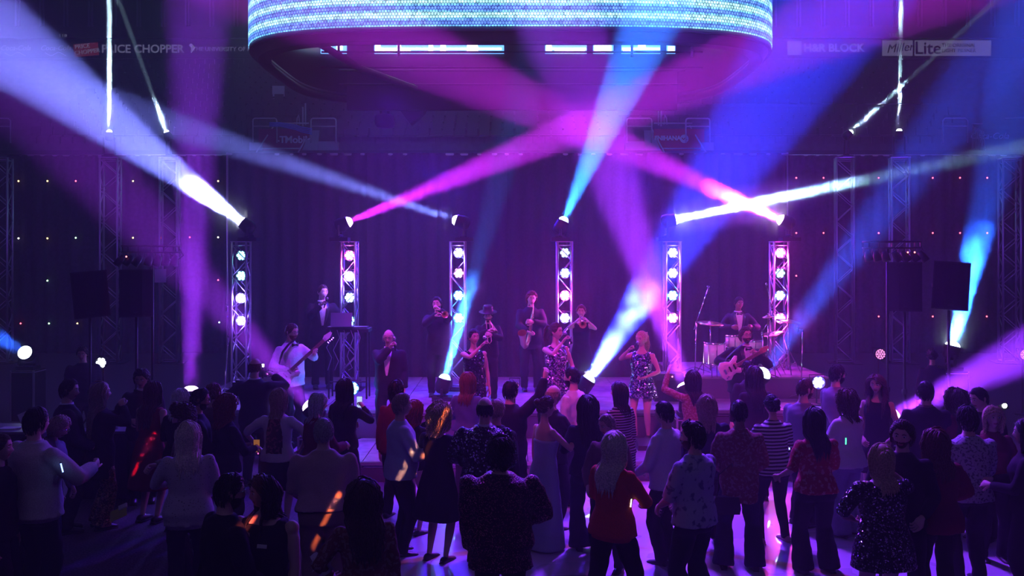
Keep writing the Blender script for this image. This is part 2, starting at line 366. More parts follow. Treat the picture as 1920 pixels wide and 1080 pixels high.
starcloth('dark star cloth with white and amber pin lights left of the band', -90, 470,
          [(38,340,'y'),(92,340,'y'),(145,340,'r'),(252,340,'y'),(305,340,'r'),(358,340,'r'),(411,340,'y'),(38,447,'w'),(92,447,'y'),(145,446,'g'),(252,446,'y'),(305,446,'r'),(358,445,'r'),(411,445,'w'),(92,526,'g'),(411,525,'r'),(42,606,'r'),(95,606,'g'),(148,606,'y'),(413,604,'c')])
starcloth('dark star cloth with red pin lights right of the band', 1440, 2010,
          [(x,y,'r') for y, xs in ((334,(1491,1542,1645,1746,1797,1848)),(437,(1491,1542,1645,1746,1797,1848)),(517,(1491,)),(593,(1645,1746,1847))) for x in xs])

# seating bowl behind the drapes
CON = fabric('painted_concrete', (.10, .10, .13), .85, .2, 3); WALLM = fabric('dark_arena_wall', (.06, .06, .09), .9, .25, 1.5)
YB, DY, DZ, NR = 40.4, .9, .445, 17
ZB = H+(YH-283)/(F/YB)
mb = MB()
for i in range(NR):
    y0 = YB+DY*i; mb.box((0, y0+DY/2, ZB+DZ*i-.4), (78, DY, .8))
struct(mb.build('floor_seating_steps', CON))
struct(MB().box((0, YB-.12, ZB/2), (78, .2, ZB)).build('wall_front', WALLM))
struct(MB().box((0, 58.2, 12.5), (80, .3, 25)).build('wall_back', WALLM))
struct(MB().box((-39.5, 27, 12.5), (.3, 64, 25)).build('wall_left', WALLM)); struct(MB().box((39.5, 27, 12.5), (.3, 64, 25)).build('wall_right', WALLM))
SEATM = mat('seat_plastic', (.05, .05, .08), .6)
sb = MB()
sb.box((0, 0, .42), (.46, .08, .38), Matrix.Rotation(R(-80), 3, 'X')); sb.box((0, .12, .62), (.46, .05, .48), Matrix.Rotation(R(-8), 3, 'X'))
sb.box((-.25, -.02, .40), (.04, .34, .05)); sb.box((.25, -.02, .40), (.04, .34, .05)); sb.box((0, .14, .2), (.06, .06, .4))
seat_me = sb.mesh('arena_seat', SEATM, False)
PORT = [(-60, 30), (470, 634), (1172, 1338), (1765, 1960)]
cnt = 0; far = MB()
for i in range(NR):
    y = YB+DY*i+.45; s = F/y; z = ZB+DZ*i; x = -22.0
    while x < 22:
        px = 960+x*s
        if i > 3 or not any(a < px < b for a, b in PORT):
            if -12 < px < 1932 and 0 < i < 14:
                if cnt < 296 and i < 6:
                    o = put('arena_seat', seat_me, None, (x, y, z)); cnt += 1
                    tag(o, 'empty dark arena seat, %s row above the drapes, %s block' % (('', 'first', 'second', 'third', 'fourth', 'fifth')[i], 'left' if px < 470 else 'centre' if px < 1340 else 'right'), 'seat', 'empty seats in the lower bowl')
                elif i >= 6:
                    far.box((x, y, z+.42), (.46, .3, .06)); far.box((x, y+.14, z+.66), (.46, .05, .5))
        x += .56
far.build('arena_seat_rows', SEATM); tag(bpy.data.objects['arena_seat_rows'], 'far rows of empty dark arena seats high in the bowl', 'seats', kind='stuff')

# ribbon board along the upper deck with the adverts
YR = 54.8; SR = F/YR
def rb(px, py): return at(px, py, SR)
RB = mat('ribbon_board_black', (.03, .03, .05), .6)
ribbon = thing('ribbon_board', 'long dark fascia board with dim adverts above the seating bowl', 'sign', (0, 0, 0))
MB().box((0, YR+.2, rb(0, 91).z), (76, .3, 36/SR)).build('board', RB, ribbon)
MB().box((0, YR+.1, rb(0, 112).z), (76, .5, .08)).build('lower_lip', CON, ribbon)
MB().box((0, YR+.1, rb(0, 71).z), (76, .5, .06)).build('upper_lip', CON, ribbon)
AD = glow('dim_advert', (.42, .40, .75), .28); ADR = glow('dim_red_advert', (.5, .05, .10), .16); ADW = glow('pale_advert_panel', (.42, .38, .72), .24); ADD = mat('advert_dark_print', (.03, .02, .08), .7)
def ad(txt, px, py, hpx, m=AD, **k):
    p = rb(px, py); p.y = YR+.035-k.pop('out', 0); return text_mesh(txt, hpx/SR*1.38, m, 'lettering', ribbon, p, **k)
def swash(px, py):
    p = rb(px, py); MB().tube([(p.x+u/SR, YR+.04, p.z+(3*math.sin(u*.22)-2)/SR) for u in range(-18, 24, 3)], [.02]*14, 5).build('swash', AD, ribbon)
ad('Coca-Cola', 28, 90, 9.5, shear=.35); swash(26, 99)
ad('Coca-Cola', 103, 90, 9.5, shear=.35); swash(102, 99)
p = rb(161, 93); MB().box((p.x, YR+.03, p.z), (46/SR, .03, 24/SR), Matrix.Rotation(R(-5), 3, 'Y')).build('panel', ADR, ribbon)
ad('PRICE', 154, 87, 8, ry=R(-7), out=.03); ad('CHOPPER', 163, 97, 8, ry=R(-7), out=.03)
ad('PRICE CHOPPER', 267, 92, 15.5, offset=.012)
ad('THE UNIVERSITY OF KANSAS', 432, 92, 8)
p = rb(358, 91); MB().tube([(p.x-.05, YR+.04, p.z+.25), (p.x+.12, YR+.04, p.z+.05), (p.x, YR+.04, p.z-.25)], [.1, .13, .03], 6).build('emblem', AD, ribbon)
p = rb(1490, 90); MB().box((p.x, YR+.03, p.z), (26/SR, .03, 26/SR)).build('panel', ADW, ribbon)
ad('H&R BLOCK', 1564, 90, 15, offset=.02)
p = rb(1683, 90); MB().box((p.x, YR+.03, p.z), (57/SR, .03, 29/SR)).build('panel', ADW, ribbon)
p = rb(1787, 90); MB().box((p.x, YR+.03, p.z), (143/SR, .03, 29/SR)).build('panel', ADW, ribbon)
ad('Miller', 1687, 90, 16, ADD, shear=.35, out=.03, rz=0, ry=R(-6)); ad('Lite', 1740, 91, 24, ADD, out=.03, offset=.01)
ad('THE ORIGINAL', 1798, 85, 7, ADD, out=.03); ad('LIGHT PILSNER', 1798, 95, 7, ADD, out=.03)
ad('118', 117, 68, 8); ad('118', 1675, 66, 8)
# loge front rail, lit wall bands, suite windows above the ribbon
lg = thing('loge_rail', 'long pale guard rail crossing the seating bowl on the left', 'rail', (0, 0, 0))
SL = 34.0
for a, b in (((180, 186), (538, 186)), ):
    MB().cyl(at(a[0], a[1], SL), at(b[0], b[1], SL), .035).build('top_pipe', RAIL, lg, True)
for px in (180, 240, 300, 360, 420, 480, 538): MB().cyl(at(px, 186, SL), at(px, 218, SL), .03).build('post', RAIL, lg, True)
GL = mat('suite_glass', (.05, .05, .09), .1); FR = mat('suite_mullion', (.16, .15, .24), .6)
k = 0
for px in list(range(-20, 460, 46))+list(range(1460, 1960, 46)):
    w = bpy.data.objects.new('window_%d' % (k+1), None); COL.objects.link(w); w['kind'] = 'structure'; k += 1
    p = rb(px+20, 20); w.location = (p.x, YR+.6, p.z)
    MB().box((0, .05, 0), (38/SR, .04, 44/SR)).build('pane', GL, w)
    for sx in (-1, 1): MB().box((sx*20/SR, 0, 0), (3/SR, .12, 50/SR)).build('frame', FR, w)
struct(MB().box((0, YR+.9, rb(0, 20).z), (78, .3, 3.2)).build('wall_upper', WALLM))

# vomitory portals: banner, sloping stair walls with pipe rails, loop rails either side
PW = mat('portal_wall', (.30, .28, .42), .8)
def portal(x0, mirror, bcol, label, txt, ncol):
    SP = 42.2
    def q(px, py, dy=0): v = at(x0+(px if not mirror else 155-px), py, SP); v.y += dy; return v
    t = thing('entrance_banner', label, 'banner', (0, 0, 0))
    BM = fabric('banner_'+ncol, bcol, .8)
    a = q(8, 284); b = q(103, 240); c = (a+b)/2
    MB().box((c.x, c.y+.3, c.z), (abs(b.x-a.x), .08, abs(b.z-a.z))).build('panel', BM, t)
    if txt == 'T Mobile':
        o = text_mesh('T', .42, ADL, 'lettering', t, at(527, 261, SP)+Vector((0, .24, 0)), depth=.01, offset=.012)
        for dx in (-.17, .17): MB().box((at(527, 261, SP).x+dx, c.y+.25, c.z-.02), (.06, .02, .07)).build('mark', ADL, t)
        text_mesh('Mobile', .44, ADL, 'lettering', t, at(557, 261, SP)+Vector((0, .24, 0)), depth=.01, offset=.012)
    else:
        text_mesh('ENIHANA', .27, ADL, 'lettering', t, at(1257, 258, SP)+Vector((-.08, .24, 0)), depth=.01, offset=.012)
        MB().cyl(at(1285, 259, SP)+Vector((0, .26, 0)), at(1285, 259, SP)+Vector((0, .23, 0)), .19, 20).build('badge', ADL, t)
        MB().tube([at(1285, 259, SP)+Vector((u*.03, .22, .04*math.sin(u*1.3))) for u in range(-4, 5)], .02, 5).build('badge_mark', BM, t)
    st = thing('stair_wall', 'pale sloping stair walls with pipe handrails around the %s banner' % ncol, 'wall', (0, 0, 0))
    for (ax, ay, bx, by) in ((33, 232, 10, 287), (105, 238, 88, 287)):
        A = q(ax, ay, .6); B = q(bx, by, -.3)
        MB().tube([A, B], .035, 6).build('handrail', RAIL, st, True)
    A = q(105, 242); B = q(121, 242); C = q(121, 287); D = q(90, 287)
    MB().add([A+Vector((0, .4, 0)), B+Vector((0, .4, 0)), C, D, A+Vector((0, .5, 0)), B+Vector((0, .5, 0)), C+Vector((0, .1, 0)), D+Vector((0, .1, 0))], [(0, 1, 2, 3), (7, 6, 5, 4), (0, 4, 5, 1), (1, 5, 6, 2), (2, 6, 7, 3), (3, 7, 4, 0)]).build('panel', PW, st)
    MB().cyl(q(33, 231), q(105, 231), .03).build('crossbar', RAIL, st, True); MB().cyl(q(12, 279, -.1), q(90, 279, -.1), .03).build('crossbar', RAIL, st, True)
    c = (q(120, 260)+q(155, 290))/2; MB().box((c.x, c.y+.35, q(0, 275).z), (40/SP, .3, 22/SP)).build('parapet', PW, st)
    c = (q(-4, 260)+q(10, 290))/2; MB().box((c.x, c.y+.35, q(0, 276).z), (24/SP, .3, 20/SP)).build('parapet', PW, st)
    for n_, (xa, xb) in enumerate(((0, 45), (109, 156))):
        g = thing('loop_rail', '%s rounded pipe rail beside the %s entrance banner' % (('left' if (n_ == 0) != mirror else 'right')+' hand', ncol), 'rail', (0, 0, 0))
        P = [q(xa, 268), q(xa, 227), q(xa+1, 223.5), q(xa+4, 222), q(xb-4, 222), q(xb-1, 223.5), q(xb, 227), q(xb, 268)]
        MB().tube(P, .035, 6).build('loop', RAIL, g, True); MB().cyl(q(xa, 237), q(xb, 237), .028).build('crossbar', RAIL, g, True)
    for (px, y0, y1) in ((86, 195, 232), (91, 188, 230)): MB().cyl(q(px, y1, .8), q(px, y0, .8), .035).build('stair_post', RAIL, st, True)
    MB().tube([q(76, 230, .6), q(77, 218, .6), q(80, 211, .6), q(82, 230, .6)], .025, 6).build('stair_loop', RAIL, st, True)
ADL = mat('banner_print', (.75, .72, .85), .6)
portal(474, False, (.30, .05, .16), 'dusky pink entrance banner with pale lettering, left of centre', 'T Mobile', 'pink')
portal(1176, True, (.55, .03, .07), 'red entrance banner with a round badge, right of centre', 'B', 'red')
SP = 42.2
for px0, nm in ((-26, 'far left'), (1768, 'far right')):
    g = thing('loop_rail', '%s loop rail at the edge of the bowl' % nm, 'rail', (0, 0, 0))
    P = [at(px0, 268, SP), at(px0, 226, SP), at(px0+4, 222, SP), at(px0+42, 222, SP), at(px0+46, 226, SP), at(px0+46, 268, SP)]
    MB().tube(P, .035, 6).build('loop', RAIL, g, True); MB().cyl(at(px0, 237, SP), at(px0+46, 237, SP), .028).build('crossbar', RAIL, g, True)
cb = thing('entrance_banner', 'dark banner with flowing script lettering at the far right', 'banner', (0, 0, 0))
p = at(1865, 262, SP); MB().box((p.x, p.y+.3, p.z), (66/SP, .08, 44/SP)).build('panel', fabric('banner_dark', (.10, .05, .10), .8), cb)
text_mesh('Coca-Cola', .40, ADL, 'lettering', cb, at(1860, 254, SP)+Vector((0, .24, 0)), depth=.01, shear=.35)
MB().tube([at(1842, 232, SP), at(1822, 232, SP), at(1850, 287, SP)], .035, 6).build('handrail', RAIL, cb, True)
for i in range(9): MB().cyl(at(1823+i*2.6, 236+i*1.2, SP), at(1823+i*3, 286, SP), .02).build('baluster', RAIL, cb, True)
MB().cyl(at(1885, 222, SP), at(1925, 220, SP), .03).build('crossbar', RAIL, cb, True)
sg = thing('wall_notice', 'small pale square notice on the bowl wall, left of the videoboard', 'sign', (0, 0, 0))
p = at(522, 173, 36); MB().box(p, (23/36, .05, 24/36)).build('panel', WHITE, sg); MB().box(p+Vector((.12, .0, -.4)), (.16, .05, .16)).build('tab', WHITE, sg)
MB().cyl(p+Vector((0, .05, -.3)), p+Vector((0, .05, -1.3)), .03).build('post', RAIL, sg)
# blue cables draped over the pink banner's rail
for j in range(4):
    P = [at(505+i*10, 230+j*2.2+max(0, i-2)*1.6*(1+.12*j)+(2 if i > 5 else 0), 42.6) for i in range(9)]
    tag(MB().tube(P, .022, 5).build('cable', mat('blue_cable', (.08, .22, .9), .5), None, True), '%s of the blue cables draped over the rail above the pink banner' % ('topmost', 'second', 'third', 'lowest')[j], 'cable', 'blue cables on the left rail')

# ================================================================== VIDEOBOARD
vb = thing('videoboard', 'huge centre-hung videoboard with a glowing cyan ribbon screen', 'screen', (0, 0, 0))
led = bpy.data.materials.new('led_screen'); led.use_nodes = True; _b = led.node_tree.nodes['Principled BSDF']; _b.inputs['Base Color'].default_value = (.01, .01, .01, 1)
t_ = nd(led, 'ShaderNodeTexCoord'); sx = nd(led, 'ShaderNodeSeparateXYZ'); ln(led, t_.outputs['Object'], sx.inputs[0])
def mth(op, a, b=None, m=led):
    n = nd(m, 'ShaderNodeMath', operation=op)
    for i, v in enumerate((a, b)):
        if v is None: continue
        if isinstance(v, (int, float)): n.inputs[i].default_value = v
        else: ln(m, v, n.inputs[i])
    return n.outputs[0]
# horizontal bands of pale cyan and periwinkle, cut by a fine LED pitch
band = mth('ADD', mth('MULTIPLY', mth('SINE', mth('MULTIPLY', sx.outputs[2], 16.5)), .5), .5)
wav = mth('SINE', mth('ADD', mth('MULTIPLY', sx.outputs[0], 1.1), mth('MULTIPLY', mth('SINE', mth('MULTIPLY', sx.outputs[0], .35)), 2)))
bc = ramp(led, mth('ADD', band, mth('MULTIPLY', wav, .12)), [(.12, (.10, .24, .95)), (.5, (.13, .50, 1.0)), (.82, (.42, .90, .98))])
px_ = mth('GREATER_THAN', mth('FRACT', mth('ADD', mth('MULTIPLY', sx.outputs[0], 12.5), mth('MULTIPLY', mth('FLOOR', mth('MULTIPLY', sx.outputs[2], 12.5)), .5))), .28)
pz_ = mth('GREATER_THAN', mth('FRACT', mth('MULTIPLY', sx.outputs[2], 12.5)), .22)
vo = nd(led, 'ShaderNodeTexVoronoi'); vo.inputs['Scale'].default_value = 11; ln(led, t_.outputs['Object'], vo.inputs['Vector']); vs = nd(led, 'ShaderNodeSeparateColor'); ln(led, vo.outputs['Color'], vs.inputs[0]); vmul = mth('ADD', mth('MULTIPLY', vs.outputs[0], .9), .55)
ln(led, bc, _b.inputs['Emission Color']); ln(led, mth('MULTIPLY', vmul, mth('ADD', mth('MULTIPLY', mth('MULTIPLY', px_, pz_), 1.75), .42)), _b.inputs['Emission Strength'])
YN, YF = 24.0, 35.2; HW = 7.85
def plan(k, inset=0, e=.5):     # rounded square footprint
    pts = []; n = 72
    for i in range(n):
        a = 2*math.pi*i/n; c, s_ = math.cos(a), math.sin(a)
        x = (HW-inset)*math.copysign(abs(c)**e, c); y = ((YF-YN)/2-inset)*math.copysign(abs(s_)**e, s_)
        pts.append((x-.05, (YN+YF)/2+y, k))
    return pts
def ringwall(z0, z1, i0, i1, th):
    m = MB(); P = [[Vector(p) for p in plan(z, i)] for z, i in ((z0, i0), (z1, i1), (z1, i1+th), (z0, i0+th), (z0, i0))]
    return m.rings(P, cap=False)
VBM = mat('videoboard_shell', (.035, .02, .045), .45)
ringwall(9.32, 11.4, 0, 0, .05).build('ribbon_screen', led, vb, True)
ringwall(9.30, 12.0, .06, .06, .25).build('screen_frame', VBM, vb, True)
ringwall(9.20, 9.32, .02, .02, .4).build('lower_rim', mat('videoboard_rim', (.10, .09, .16), .5), vb, True)
ringwall(8.98, 9.20, .25, .10, .35).build('chin', VBM, vb, True)
# inside: catwalk ring, far inner wall with strip screens, cross trusses
MB().box((0, 33.6, 10.7), (12.2, .25, 4.2)).build('inner_wall', VBM, vb)
MB().box((0, 28.5, 12.6), (12.6, 9.5, .3)).build('inner_deck', VBM, vb)
gl = glow('inner_strip_screen', (.12, .38, 1.0), 2.6); gw = glow('inner_strip_highlight', (.8, .95, 1), 6)
SI = F/33.4
for a, b in ((600, 650), (702, 945), (1022, 1100), (1112, 1150), (1165, 1238), (1250, 1266)):
    c = at((a+b)/2, 92, SI); MB().box((c.x, 33.4, c.z), ((b-a)/SI, .06, 17/SI)).build('strip_screen', gl, vb)
    if b-a > 60:
        MB().box((c.x, 33.36, c.z), ((b-a)/SI*.96, .04, 4/SI)).build('strip_line', gw, vb)
for a, b, y, h in ((704, 714, 92, 15), (712, 770, 95, 8), (745, 752, 92, 13), (804, 812, 92, 16), (826, 836, 92, 15), (876, 896, 90, 14), (610, 622, 88, 9), (632, 643, 90, 8), (1024, 1034, 90, 14), (1040, 1096, 97, 6), (1114, 1146, 92, 12), (1168, 1184, 95, 8), (1196, 1210, 88, 6), (1252, 1264, 92, 8)):
    c = at((a+b)/2, y, SI); MB().box((c.x, 33.34, c.z), ((b-a)/SI, .05, h/SI)).build('strip_glyph', gw, vb)
for x in (-5.2, -3.4, 3.6, 5.4): MB().cyl((x, 27.2, 9.2), (x, 27.2, 12.4), .04).build('hanger', ALU, vb, True)
for y in (26.2, 29.5, 32.5):
    for dz in (0, .5): MB().cyl((-6.2, y, 9.35+dz), (6.2, y, 9.35+dz), .035, 6).build('cross_pipe', VBM, vb, True)
MB().tube([(-5.6, 25.4, 9.3), (-4.6, 27.5, 8.9), (-3.2, 30, 8.75)], .12, 6).build('cable_loom', VBM, vb, True)
# camera pod and wedge hanging under the far edge
pod = thing('hanging_camera_pod', 'dark round pod hanging below the left of the videoboard', 'camera', at(722, 190, 50))
MB().cyl((0, 0, .9), (0, 0, .1), .05).build('drop_pole', VBM, pod); MB().ell((0, 0, -.05), (.34, .34, .26)).build('upper_pod', VBM, pod, True)
MB().cyl((0, 0, -.2), (0, 0, -.5), .2).build('neck', VBM, pod); MB().lathe([(.12, -.45), (.36, -.55), (.38, -.85), (.30, -.98), (.05, -1.0)]).build('lower_pod', VBM, pod, True)
wg = thing('hanging_speaker_wedge', 'dark triangular speaker hanging beside the round pod', 'speaker', at(757, 185, 50))
MB().add([(-.7, 0, .3), (1.0, 0, .3), (.75, 0, -.5), (.25, 0, -.95), (-.7, .6, .3), (1.0, .6, .3), (.75, .6, -.5), (.25, .6, -.95)], [(3, 2, 1, 0), (4, 5, 6, 7), (0, 1, 5, 4), (1, 2, 6, 5), (2, 3, 7, 6), (3, 0, 4, 7)]).build('cabinet', VBM, wg)
MB().cyl((0, .3, .2), (0, .3, 1.0), .03).build('hanger', VBM, wg)
bx = thing('hanging_box', 'dark reddish box hanging under the middle of the videoboard', 'box', at(951, 190, 50))
MB().box((0, 0, 0), (1.05, .5, .44)).build('housing', mat('dark_red_housing', (.10, .02, .06), .6), bx); MB().cyl((0, 0, .2), (0, 0, .9), .04).build('hanger', VBM, bx)

# ================================================================== TRUSS TOWERS
def brace_mesh(L, r, n=5): return MB().cyl((0, 0, -L/2), (0, 0, L/2), r, n).mesh('brace', ALU)
def truss(label, x, y, z0, z1, w, rz, group, rt, bays, base=True, cat='truss'):
    t = thing('truss_tower', label, cat, (x, y, z0), rz, group)
    h = z1-z0; cm = MB().cyl((0, 0, 0), (0, 0, h), rt, 8).mesh('chord', ALU, True); q = w/2-rt
    for sx in (-1, 1):
        for sy in (-1, 1): put('chord', cm, t, (sx*q, sy*q, 0))
    bh = (h-.1)/bays; L = math.hypot(2*q, bh); dm_ = brace_mesh(L, rt*.45); hm_ = brace_mesh(2*q, rt*.5)
    ang = math.atan2(2*q, bh)
    for b in range(bays):
        zc = .05+bh*(b+.5); sg = 1 if b % 2 else -1
        for face in range(4):
            o = put('brace', dm_, t); 
            if face < 2: o.location = (0, (-q, q)[face], zc); o.rotation_euler = (0, ang*sg, 0)
            else: o.location = ((-q, q)[face-2], 0, zc); o.rotation_euler = (ang*sg, 0, 0)
    for z in (.06, h-.06):
        for face in range(4):
            o = put('rung', hm_, t)
            if face < 2: o.location = (0, (-q, q)[face], z); o.rotation_euler = (0, R(90), 0)
            else: o.location = ((-q, q)[face-2], 0, z); o.rotation_euler = (R(90), 0, 0)
    MB().box((0, 0, h+.008), (w, w, .016)).build('top_plate', ALU, t)
    MB().box((0, 0, .008), (w*(1.7 if base else 1), w*(1.7 if base else 1), .016)).build('base_plate', BLK, t)
    return t
TW = [452, 655, 859, 1058, 1260, 1461]; ORD = ['leftmost', 'second from left', 'third from left', 'third from right', 'second from right', 'rightmost']
LENSM = {}
def lensmat(c, es):
    k = (c, es)
    if k not in LENSM: LENSM[k] = glow('lens_glow_%d' % len(LENSM), c, es)
    return LENSM[k]
LC = {'p': (1, .30, .75), 'w': (.75, .80, 1), 'b': (.35, .65, 1), 'c': (.25, .85, 1), 'm': (1, .45, .95), 'r': (1, .25, .45)}
GC = {'p': (1, .06, .6), 'w': (.18, .11, 1), 'b': (.04, .09, 1), 'c': (.01, .18, 1), 'm': (1, .04, .8), 'r': (1, .05, .2)}
def hexspots(r):
    out = [(0, 0)]+[(r*math.cos(R(60*i)), r*math.sin(R(60*i))) for i in range(6)]; return out
PARC = BLK
def par(label, p, col, bright, aim=(0, -1, 0), cells=7, rad=.105, clamp=True, group=None, glowp=0):
    """LED par can: round housing, ring of cell lenses, yoke"""
    rot = Vector(aim).to_track_quat('Z', 'Y').to_euler()
    t = thing('par_light', label, 'stage light', p, 0, group); t.rotation_euler = rot
    MB().lathe([(.06, -.16), (rad*.9, -.13), (rad, -.02), (rad, .035), (rad*.9, .035), (rad*.88, .0), (.02, 0)], n=16).build('housing', PARC, t, True)
    MB().tube([(-rad-.012, 0, -.04), (-rad-.012, .1+rad*.2, -.06), (rad+.012, .1+rad*.2, -.06), (rad+.012, 0, -.04)], .008, 6).build('yoke', BLK, t)
    m = lensmat(LC[col], bright)
    spots = hexspots(rad*.58) if cells == 7 else [(0, 0)]+[(rad*.42*math.cos(R(60*i)), rad*.42*math.sin(R(60*i))) for i in range(6)]+[(rad*.78*math.cos(R(30*i)), rad*.78*math.sin(R(30*i))) for i in range(12)]
    cr = rad*(.30 if cells == 7 else .17); mb = MB()
    for x, y in spots:
        me = None; mb.lathe([(cr, .004), (cr*.8, .018), (cr*.3, .026), (.002, .027)], (x, y, 0), n=8)
    mb.build('lens_cells', m, t, True)
    if glowp > 14:
        lamp('POINT', 'par_lamp', Vector(p)+Vector(aim)*.12, None, GC[col], glowp, size=.04)
    return t
PARS = {0: 'ccww', 1: 'pwbc', 2: 'wpcc', 3: 'bbmw', 4: 'wwcm', 5: 'mcbm'}
PGL = {0: (0, 0, 9, 2), 1: (2.5, 10, 1, 1), 2: (4, 1, 1.5, 7), 3: (.6, 1.5, 10, 2), 4: (2, 2, 1.2, 3), 5: (12, .8, 1.2, 6)}
NTH = ['top', 'second', 'third', 'lowest']; CN = {'c': 'cyan', 'w': 'white', 'p': 'pink', 'b': 'pale blue', 'm': 'magenta', 'r': 'red'}
ST = 100.0
for i, px in enumerate(TW):
    x = (px-960)/ST; y = F/ST; zt_ = H+(YH-454)/ST
    truss('%s of the six aluminium light towers on the stage' % ORD[i], x, y, .75, zt_, .31, 0, 'light towers on the stage', .022, 9)
    for k_ in range(4):
        py = (479, 517, 559, 601)[k_] if i != 1 else (479, 518, 558, 601)[k_]
        if i > 1: py -= 5; 
        p = at(px+1, py, ST); p.y -= .02
        c = PARS[i][k_]; g = PGL[i][k_]
        par('%s %s par lamp down the %s stage tower' % (NTH[k_], CN[c], ORD[i].replace(' from', '-from')), p, c, 5 if g < 1 else 12, aim=(rnd.uniform(-.1, .1), -1, rnd.uniform(-.08, .05)), glowp=g*12)
# tall side towers
SS = 62.0
for px, lb in ((2, 'tall truss tower cut by the left edge of the picture'), (207, 'tall truss tower just left of the left pair of speakers'), (318, 'tall truss tower right of the left round lamp bar'),
               (1583, 'tall truss tower left of the right speakers'), (1686, 'tall truss tower behind the right round lamp bar'), (1893, 'tall truss tower near the right edge of the picture')):
    truss(lb, (px-960)/SS, F/SS, 0, H+(YH-297)/SS, .56, R(12 if px < 960 else -14), 'tall side towers', .036, 13)

# ================================================================== MOVING HEADS
def moving_head(label, p, d, r0, col, es, floor_z, group=None):
    """base box, two yoke arms, barrel with bright lens dome aimed along d; p = lens centre"""
    d = Vector(d).normalized(); c = Vector(p)-d*.20
    t = thing('moving_head_light', label, 'stage light', (c.x, c.y, floor_z), 0, group)
    zc = c.z-floor_z; bw = .17
    MB().box((0, 0, .035), (.34, .30, .07)).build('base', BLK, t); MB().cyl((0, 0, .07), (0, 0, .085), .10).build('swivel', BLK, t)
    ax = Vector((0, 0, 1)).cross(d); ax = Vector((1, 0, 0)) if ax.length < .2 else ax.normalized()
    up0 = .10
    MB().tube([tuple(ax*-bw+Vector((0, 0, up0))), tuple(ax*bw+Vector((0, 0, up0)))], (.035), 6).build('yoke_bridge', BLK, t)
    for sg in (-1, 1): MB().tube([tuple(ax*(sg*bw)+Vector((0, 0, up0))), tuple(ax*(sg*bw)+Vector((0, 0, zc)))], [(.05, .025), (.04, .02)], 8, up=(0, 1, 0)).build('yoke_arm', BLK, t)
    q = d.to_track_quat('Z', 'Y').to_matrix()
    MB().lathe([(.005, -.105), (.07, -.10), (.125, -.06), (.135, .04), (max(.12, r0+.035), .10), (r0+.035, .14), (r0+.03, .17), (r0+.02, .17), (r0+.02, .14), (r0+.02, .05), (r0+.02, -.05)], (0, 0, zc), 18, q, cap=False).build('barrel', BLK, t, True)
    MB().lathe([(r0+.018, .155), (r0+.006, .175), (r0*.95, .200), (r0*.72, .224), (r0*.4, .238), (.002, .243)], (0, 0, zc), 16, q, cap=False).build('lens', lens_glass('lens_%s' % label[:40], col, es), t, True)
    return t
HN = ['periwinkle beam', 'magenta beam', 'pale blue beam', 'cyan beam', 'white beam', 'pink beam']
for i, px in enumerate(TW):
    p, d, r0 = BEAMS[i]
    moving_head('moving head with a %s on top of the %s stage tower' % (HN[i], ORD[i]), p, d, max(.085, r0), ((.75, .8, 1), (1, .6, .95), (.75, .85, 1), (.4, .8, 1), (.8, .95, 1), (1, .7, .95))[i], 40, H+(YH-454)/ST+.016)
LN = ['floor moving head with a violet beam going straight up left of the stage', 'small floor moving head behind the dark trombonist', 'floor moving head shooting the wide blue beam past the singer on the right',
      'floor moving head with the violet beam beside the raised arm', 'floor moving head in front of the drummer, round and bright', 'floor moving head behind the right hand speaker, cyan beam', 'floor moving head with a violet beam in front of the bassist',
      'floor moving head with a violet beam at the right side of the crowd', 'round blue moving head at the left edge of the picture']
LZ = [None]*9
for i in range(9):
    p, d, r0 = BEAMS[6+i]; z = p.z-.46
    base = .75 if (14.8 < p.y < 18.6 and -5.5 < p.x < 5.6) else 0
    if p.y < 14.75 and p.y > 13.1 and -3.3 < p.x < 4.9: base = .30
    if i in (0, 4, 5, 8, 7, 6): base = base
    c = p-d*.20
    if c.z-base > .55:      # stands on a black case
        kz = c.z-base-.30; cs = thing('light_case', 'black flight case under the %s' % ('violet beam lamp left of stage', 'lamp behind the trombonist', 'wide blue beam lamp', 'violet lamp by the raised arm', 'round bright lamp by the drums', 'cyan lamp behind the speaker', 'violet lamp near the bassist', 'violet lamp right of the crowd', 'blue lamp at the left edge')[i], 'case', (c.x, c.y, base))
        MB().box((0, 0, kz/2), (.46, .46, kz)).build('body', DARK, cs); MB().box((0, 0, kz-.03), (.47, .47, .02)).build('lid_trim', ALU, cs)
        for sx in (-1, 1): MB().box((sx*.225, -.225, kz/2), (.03, .03, kz)).build('corner_trim', ALU, cs)
        base += kz
    moving_head(LN[i], p, d, max(.09, min(.13, r0)), ((.8, .5, 1), (.4, .8, 1), (.5, .9, 1), (1, .6, 1), (.6, .95, 1), (.7, .95, 1), (.9, .6, 1), (.85, .5, 1), (.75, .9, 1))[i], (3, 8, 10, 12, 14, 14, 3, 3, 12)[i], base)
TN = ['left tall tower with the upright beam', 'tall tower behind the left lamp bar', 'tall tower behind the right lamp bar', 'tall tower left of the right speakers']
for i in range(4):
    p, d, r0 = BEAMS[15+i]; moving_head('narrow beam moving head on the %s' % TN[i], p, d, .075, (.8, 1, 1), 9, H+(YH-297)/SS+.016)
